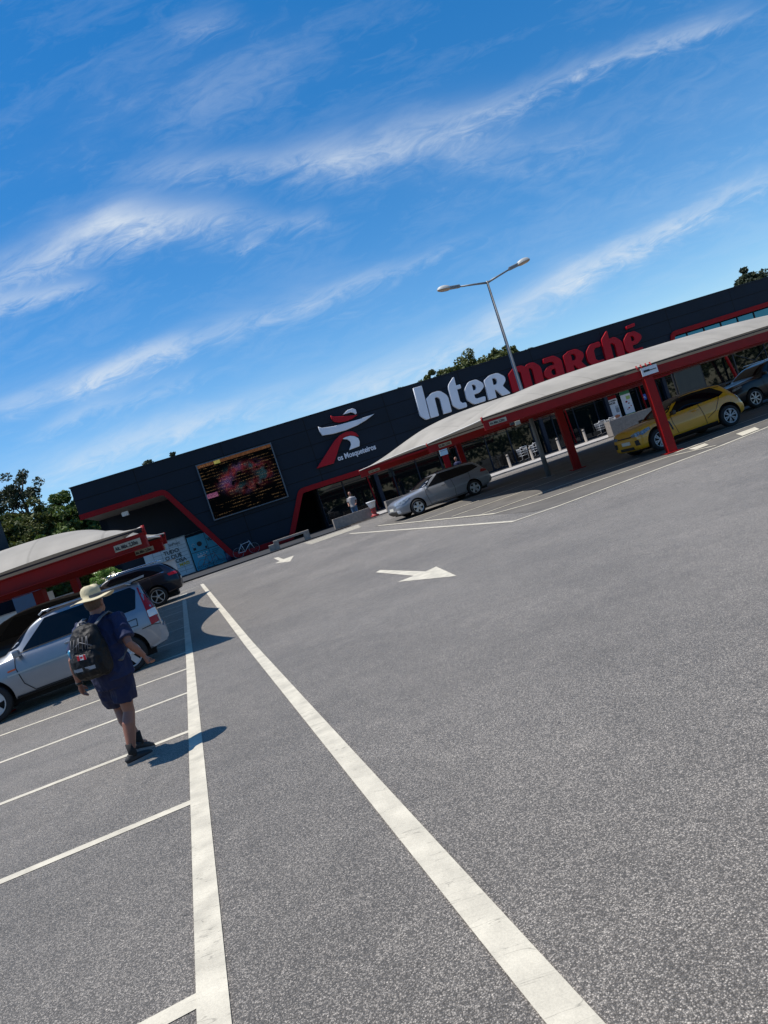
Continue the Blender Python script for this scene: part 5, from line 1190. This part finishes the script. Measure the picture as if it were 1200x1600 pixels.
# posters on the glazing, seen between the red posts
def poster(t, z, w_, h, label, top, kind):
    o = empty('poster', fac(t, .70, z), FA, label, 'poster')
    mb = MB(); mb.b2((-w_/2, 0, 0), (w_/2, .03, h), 0)
    mb.b2((-w_/2+.001, -.004, h-.24), (w_/2-.001, -.001, h-.001), 1); mb.b2((-w_/2+.001, -.004, .001), (w_/2-.001, -.001, .22), 1); mb.build('sheet', [A['white'], top], o)
    return o
po = poster(27.72, 1.22, .78, 1.9, 'white poster with red bands, dark words, bottles and a pizza', A['red'], 0)
text('lettering', 'LA NOSSA', .155, (-.34, -.006, 1.48), A['ink'], po, bold=.008, sx=.9); text('lettering', 'MUCAS', .175, (-.34, -.006, 1.30), A['ink'], po, bold=.01, sx=.9)
mb = MB(); mb.prism([(.02+.25*math.cos(a*math.pi/8), .36+.12*math.sin(a*math.pi/8)) for a in range(16)], -.006, -.005); mb.build('picture', A['pizza'], po)
mb = MB()
for k in range(3): mb.b2((.08+.09*k, -.006, .62), (.15+.09*k, -.005, .98)); mb.b2((.10+.09*k, -.006, .981), (.13+.09*k, -.005, 1.12))
mb.build('bottles', A['lampdark'], po)
po = poster(28.85, 1.28, .80, 1.9, 'white poster with green band and scattered red food pictures', A['greenpanel'], 1)
mb = MB()
for (a, b, c) in [(-.05, 1.1, .1), (.1, .95, .07), (.02, .62, .08), (.22, .72, .06), (-.12, .55, .05)]: mb.prism([(a+c*math.cos(k*math.pi/5), b+c*.7*math.sin(k*math.pi/5)) for k in range(10)], -.006, -.005)
mb.build('picture', A['red'], po)
mb = MB(); mb.b2((-.0, -.006, 1.25), (.34, -.005, 1.5)); mb.build('picture', mat('lime_picture', (.30, .42, .10), .6), po)
o = link('blue_notice', MB().box((0, 0, 0), (.34, .03, .42)).mesh('blue_notice', A['bluesticker']), None, fac(30.3, .72, 2.3), (0, 0, FA)); tag(o, 'small square blue notice with white arrow on dark glass', 'sign')
mb = MB(); mb.prism([(-.11, -.08), (0, .08), (.11, -.08), (.05, -.06), (0, 0), (-.05, -.06)], -.022, -.017); mb.build('arrow', A['white'], o)
x_, y_ = .107*41.3, 41.3
o = empty('notice_board', (x_, y_, .585), FA, 'white and pale blue notice board on red stand above the grey car roof', 'notice board')
mb = MB(); mb.b2((-.24, -.02, 2.05), (.24, .02, 2.42)); mb.b2((-.22, -.02, 2.46), (.0, .02, 2.78)); mb.b2((.04, -.02, 2.5), (.22, .02, 2.80)); mb.build('board', mat('pale_blue_board', (.45, .6, .66), .5), o)
mb = MB(); mb.b2((-.16, -.015, 1.2), (.2, .015, 2.04)); mb.tube([(0, 0, 0), (0, 0, 1.2)], .04); mb.build('stand', A['red'], o)
text('lettering', 'LAZER', .12, (-.17, -.026, 2.15), A['ink'], o) if False else None

# trolley shelter on the right, mostly hidden by the yellow car
ts = empty('trolley_shelter', (18.9, 42.0, .585), R(11), 'long trolley shelter with beige fascia behind the yellow hatchback', 'shelter')
mb = MB(); mb.b2((1.98, -.06, 2.46), (14, .06, 2.86)); mb.b2((1.98, .062, 2.80), (14, 1.8, 2.86)); mb.build('fascia', A['soffit'], ts)
mb = MB(); mb.b2((0, -.10, 2.50), (1.95, .5, 2.83)); mb.build('white_end_box', A['flagwhite'], ts)  # plain white box at the left end of the fascia
mb = MB(); mb.b2((.08, .0, 1.0), (1.9, .05, 2.46)); mb.build('board', mat('olive_grey_board', (.045, .045, .035), .6, noise=.2, nscale=2), ts)
for k, x_ in enumerate((0, 1.95, 4.3, 7.0, 9.6, 12.2)):
    mb = MB(); mb.bar((x_+.02, .1, 0), (x_+.02, .1, 2.45), .09, .09); mb.build('post', A['ink'], ts)
mb = MB(); mb.bar((3.75, -.06, 2.4), (4.05, -.06, .9), .10, .16); mb.build('red_strut', A['redsteel'], ts)
mb = MB()
for a, b in ((4.3, 7.0), (7.0, 9.6), (9.6, 12.2)): mb.bar((a, .04, 2.4), (b, .04, .9), .03, .04); mb.bar((a, .0, .9), (b, .0, 2.4), .03, .04)
mb.b2((1.95, .0, .85), (13, .04, .92)); mb.build('brace', A['ink'], ts)
for a, b in ((1.97, 4.3), (4.32, 7.0), (7.02, 9.6), (9.62, 12.2)):
    mb = MB(); mb.b2((a+.05, .55, .3), (b-.05, .56, 2.44)); mb.build('glass_panel', A['glass'], ts)
text('lettering', 'Inter', .30, (2.25, -.066, 2.56), A['ink'], ts, bold=.008, sx=.8); text('lettering', 'marché', .30, (2.83, -.066, 2.56), A['red'], ts, bold=.008, sx=.8)

# bicycles leaning in the recess
def bicycle(loc, rz, label, m_):
    o = empty('bicycle', loc, rz, label, 'bicycle')
    for x_ in (-.52, .52):
        mb = MB(); mb.tube([(x_+.33*math.cos(a*math.pi/16), 0, .34+.33*math.sin(a*math.pi/16)) for a in range(33)], .014, n=6)
        for k in range(10): mb.tube([(x_, 0, .34), (x_+.32*math.cos(k*.628), 0, .34+.32*math.sin(k*.628))], .003, n=4)
        mb.build('wheel', A['polegrey'], o)
    mb = MB()
    for a, b in [((-.52, 0, .34), (-.08, 0, .30)), ((-.52, 0, .34), (-.2, 0, .80)), ((-.08, 0, .30), (-.22, 0, .86)), ((-.2, 0, .80), (.34, 0, .84)), ((-.08, 0, .30), (.36, 0, .74)), ((.33, 0, .92), (.52, 0, .34))]: mb.tube([a, b], .022, n=8)
    mb.build('frame', m_, o)
    mb = MB(); mb.tube([(.30, -.28, .98), (.34, -.1, .96), (.33, 0, .94), (.34, .1, .96), (.30, .28, .98)], .013, n=8); mb.build('handlebar', A['plastic'], o)
    mb = MB(); mb.box((-.24, 0, .90), (.26, .13, .05), 0, None, .02); mb.build('saddle', A['ink'], o)
    return o
bicycle(fac(-2.9, .6, .56), FA, 'dark bicycle parked in front of the turquoise kiosk', A['polegrey'])
bicycle(fac(-.55, -.55, .56), FA, 'bicycle with white frame leaning where the red edging meets the ground', A['alloyw'])
o = empty('waste_sack', fac(-1.7, 2.2, .56), 0, 'dark blue sack on the ground right of the turquoise kiosk', 'sack')
mb = MB(); mb.lathe([(.001, 0), (.28, .02), (.33, .25), (.28, .55), (.12, .72), (.08, .78), (.13, .86), (.001, .84)], n=14); remesh('sack', mb, mat('blue_sack', (.02, .03, .09), .5, bump=.6, bscale=9), .03, 1, o)

# ------------------------------------------------------------------ things seen under the left canopy
o = empty('advert_panel', (-15.6, 30.0, zt(30)), R(-3), 'tall plain navy panel with red top band beyond the left canopy', 'panel')
mb = MB(); mb.b2((-.62, 0, .15), (.62, .18, 2.15)); mb.build('board', mat('navy_board', (.02, .06, .12), .5, noise=.1), o)
mb = MB(); mb.b2((-.66, -.02, 2.151), (.66, .2, 2.42)); mb.build('top_band', A['redsteel'], o)
mb = MB(); mb.b2((-.5, .05, 0), (-.4, .13, .15)); mb.b2((.4, .05, 0), (.5, .13, .15)); mb.build('foot', A['ink'], o)
o = empty('garden_wall', (-19, 35.0, zt(35)), R(4), 'pale rendered low wall with a red coping seen under the left canopy', 'wall')
mb = MB(); mb.b2((-9, 0, 0), (8.2, .2, 1.35)); mb.build('wall', A['palewall'], o)
mb = MB(); mb.b2((-9, -.03, 1.352), (8.2, .23, 1.40)); mb.build('coping', A['concrete'], o)
o = empty('pictogram_board', (-11.9, 24.3, zt(24)), R(2), 'white board with a black standing figure beside the left red post', 'sign')
mb = MB(); mb.b2((-.32, 0, 1.25), (.18, .03, 1.85)); mb.build('board', A['white'], o)
mb = MB(); mb.prism([(-.10+.05*math.cos(a*.785), 1.70+.05*math.sin(a*.785)) for a in range(8)], -.006, -.001); mb.prism([(-.18, 1.62), (-.02, 1.62), (.0, 1.48), (-.05, 1.46), (-.06, 1.30), (-.14, 1.30), (-.15, 1.46), (-.20, 1.48)], -.006, -.001); mb.build('pictogram', A['ink'], o)
mb = MB(); mb.tube([(-.28, .05, 0), (-.28, .05, 1.3)], .03); mb.tube([(.14, .05, 0), (.14, .05, 1.3)], .03); mb.build('post', A['steel'], o)
o = empty('grey_building', (-30.4, 45.5, zt(45)), R(3), 'tall plain grey wall end with dark edge at the left border', 'building')
mb = MB(); mb.b2((-6, 0, 0), (2.05, 9, 12)); mb.build('wall', A['wallgrey'], o)
mb = MB(); mb.b2((2.053, -.05, 0), (2.5, 9, 12.1)); mb.build('corner_trim', A['navy_plain'], o)
o = link('lawn', MB().b2((-4, -2, 0), (4, 2, .03)).mesh('lawn', A['grass']), None, (-15, 38, zt(38)+.01)); tag(o, kind='structure')

# ------------------------------------------------------------------ trees
def foliage(mb, c, rad, n, size, rr, flat=1.0):
    """small leaf faces through one clump"""
    for _ in range(n):
        while True:
            d = Vector((rr.uniform(-1, 1), rr.uniform(-1, 1), rr.uniform(-1, 1)))
            if .15 < d.length < 1: break
        p = Vector(c) + Vector((d.x*rad, d.y*rad, d.z*rad*flat))
        a = Vector((rr.gauss(0, 1), rr.gauss(0, 1), rr.gauss(0, 1)+.4)).normalized(); b = a.cross(Vector((rr.gauss(0, 1), rr.gauss(0, 1), rr.gauss(0, 1)))).normalized(); a2 = a.cross(b)
        s_ = size*rr.uniform(.6, 1.3)
        mb.bm.faces.new([mb.bm.verts.new(v) for v in (p-b*s_*.5, p+a2*s_*.35, p+b*s_*.6, p-a2*s_*.3)])
def tree(name, loc, h, cr, ch, m_, label, cat='tree', group=None, clumps=110, per=110, leaf=.34, seed=1, shape='round', crr=None):
    rr = random.Random(seed); o = empty(name, loc, rr.random()*6, label, cat, group)
    mb = MB(); top = Vector((rr.uniform(-.3, .3), rr.uniform(-.3, .3), h-ch*.35)); mid = Vector((top.x*.4+.15, top.y*.5, h*.45)); r0 = .02*h+.06
    mb.tube([(0, 0, 0), mid, top], [r0, r0*.7, r0*.25], n=10)
    cen = Vector((0, 0, h-ch/2)); cs = []
    while len(cs) < clumps:
        d = Vector((rr.uniform(-1, 1), rr.uniform(-1, 1), rr.uniform(-1, 1)))
        if d.length > 1 or d.length < .35: continue
        k = 1.0 if shape == 'round' else (1.15-.55*max(0, d.z))
        cs.append(cen + Vector((d.x*cr*k, d.y*cr*k, d.z*ch/2)) + Vector((rr.gauss(0, cr*.07), rr.gauss(0, cr*.07), rr.gauss(0, ch*.05))))
    for c in cs[::max(1, clumps//9)]:
        st = mid.lerp(top, rr.random()); mb.tube([st, st.lerp(c, .5)+Vector((0, 0, -.15)), c], [r0*.35, r0*.2, r0*.08], n=6)
    mb.build('trunk', A['bark'], o)
    mb = MB()
    for c in cs: foliage(mb, c, (crr or cr*.27)*rr.uniform(.7, 1.35), per, leaf, rr, .75)
    mb.build('crown', m_, o, rn=False)
    return o
K = 0
tree('pine_tree', (-34.6, 72, .5), 15.0, 2.0, 5.0, A['pinedark'], 'dark pine with bare upper trunk, right one of two at left border', seed=3, clumps=44, per=90, leaf=.26, shape='pine', group='pines at the left border')
tree('pine_tree', (-38.3, 71, .5), 15.4, 2.3, 8.4, A['pinedark'], 'dark pine cut by the left border of the view', seed=4, clumps=90, per=110, leaf=.30, shape='pine', group='pines at the left border')
for k, (x_, y_, h_, r_, ch_, lb) in enumerate([(-30.4, 71, 11.0, 2.9, 9, 'bushy olive green tree touching the left end of the supermarket'), (-33.0, 69, 11.4, 2.9, 9, 'bushy olive green tree below the right pine'), (-36.0, 67, 10.8, 3.2, 9, 'bushy olive tree below the left pine'),
        (-28.3, 73, 10.5, 2.2, 8, 'tall olive tree rising behind the corner of the supermarket'), (-32.0, 62, 6.6, 2.7, 6, 'low broad tree behind the left canopy'), (-28.2, 62, 6.6, 2.4, 6, 'low round tree behind the left canopy, nearest the supermarket'), (-26.0, 56, 4.6, 2.0, 4.2, 'small bushy tree seen under the left canopy roof')]):
    tree('leafy_tree', (x_, y_, .5), h_, r_, ch_, A['leaf'] if k % 3 != 1 else A['pine'], lb, seed=20+k, clumps=120, per=120, leaf=.36, group='trees beyond the left canopy')
for k, (x_, h_) in enumerate([(-22.0, 12.2), (-19.6, 12.0)]):
    tree('pine_tree', (x_, 76, .5), h_, 1.5, 4.5, A['pinedark'], ['dark tree tip peeping over the roof near its left end, left one', 'dark tree tip peeping over the roof near its left end, right one'][k], seed=40+k, clumps=60, per=110, leaf=.30, group='tree tips over the left roof')
MT = [(6.4, 11.0, 1.8), (9.0, 11.5, 1.9), (11.2, 11.4, 2.0), (13.5, 12.1, 2.2), (15.9, 11.4, 2.1), (18.0, 11.7, 1.4), (19.5, 10.6, 1.1)]
for k, (x_, h_, r_) in enumerate(MT):
    lb = 'green pine crown above the roof behind the word sign, number %d' % k
    lb = ['lowest green pine crown over the roof, left end of the clump behind the word sign', 'second green pine crown from the left above the white letters', 'green pine crown above the letter t of the sign', 'highest green pine crown in the clump above the sign', 'green pine crown just right of the highest one', 'green pine crown just left of the lamp pole', 'small green crown tip right of the lamp pole'][k]
    tree('pine_tree', (x_, 74+k % 2*2, .5), h_, r_, 5.2, A['pine'], lb, seed=60+k, clumps=110, per=120, leaf=.32, group='pines above the roof behind the sign')
tree('leafy_tree', (44.0, 74, .5), 10.9, 2.0, 5.5, A['pinedark'], 'round grey green tree above the roof near the right border', seed=90, clumps=110, per=120, leaf=.30)
tree('bush', (-13.85, 34.3, zt(34)), 2.1, .62, 1.1, A['hedge'], 'bright green round bush above the pale wall under the left canopy', 'bush', seed=95, clumps=46, per=110, leaf=.07)
# leafy trees added behind the camera so the glazing mirrors dark foliage
rr = random.Random(5); mb = MB()
for k in range(330):
    x_ = -120+k*1.35; foliage(mb, (x_+rr.uniform(-2, 2), -46+rr.uniform(-5, 5), rr.uniform(1.0, 8.5)), rr.uniform(2.2, 3.6), 60, 1.1, rr, .8)
tag(mb.build('added_woodland', A['pine'], rn=False), 'row of leafy trees added beyond the car park to darken the shop glass reflections', 'trees', kind='stuff')
b_ = empty('flying_bird', (-34.0, 75, 19.6), .4, 'tiny dark bird in the sky at left', 'bird')
b_.location = (-.4995*40, 40, 10.6)
mb = MB(); mb.ico((0, 0, 0), (.26, .1, .09)); mb.ico((.14, 0, .03), (.09, .07, .07))
for s_ in (-1, 1): mb.prism([(-.06, .03*s_), (.07, .03*s_), (.03, .22*s_), (-.05, .34*s_), (-.07, .2*s_)], .0, .012, plane='xy')
remesh('body', mb, A['ink'], .012, 1, b_)
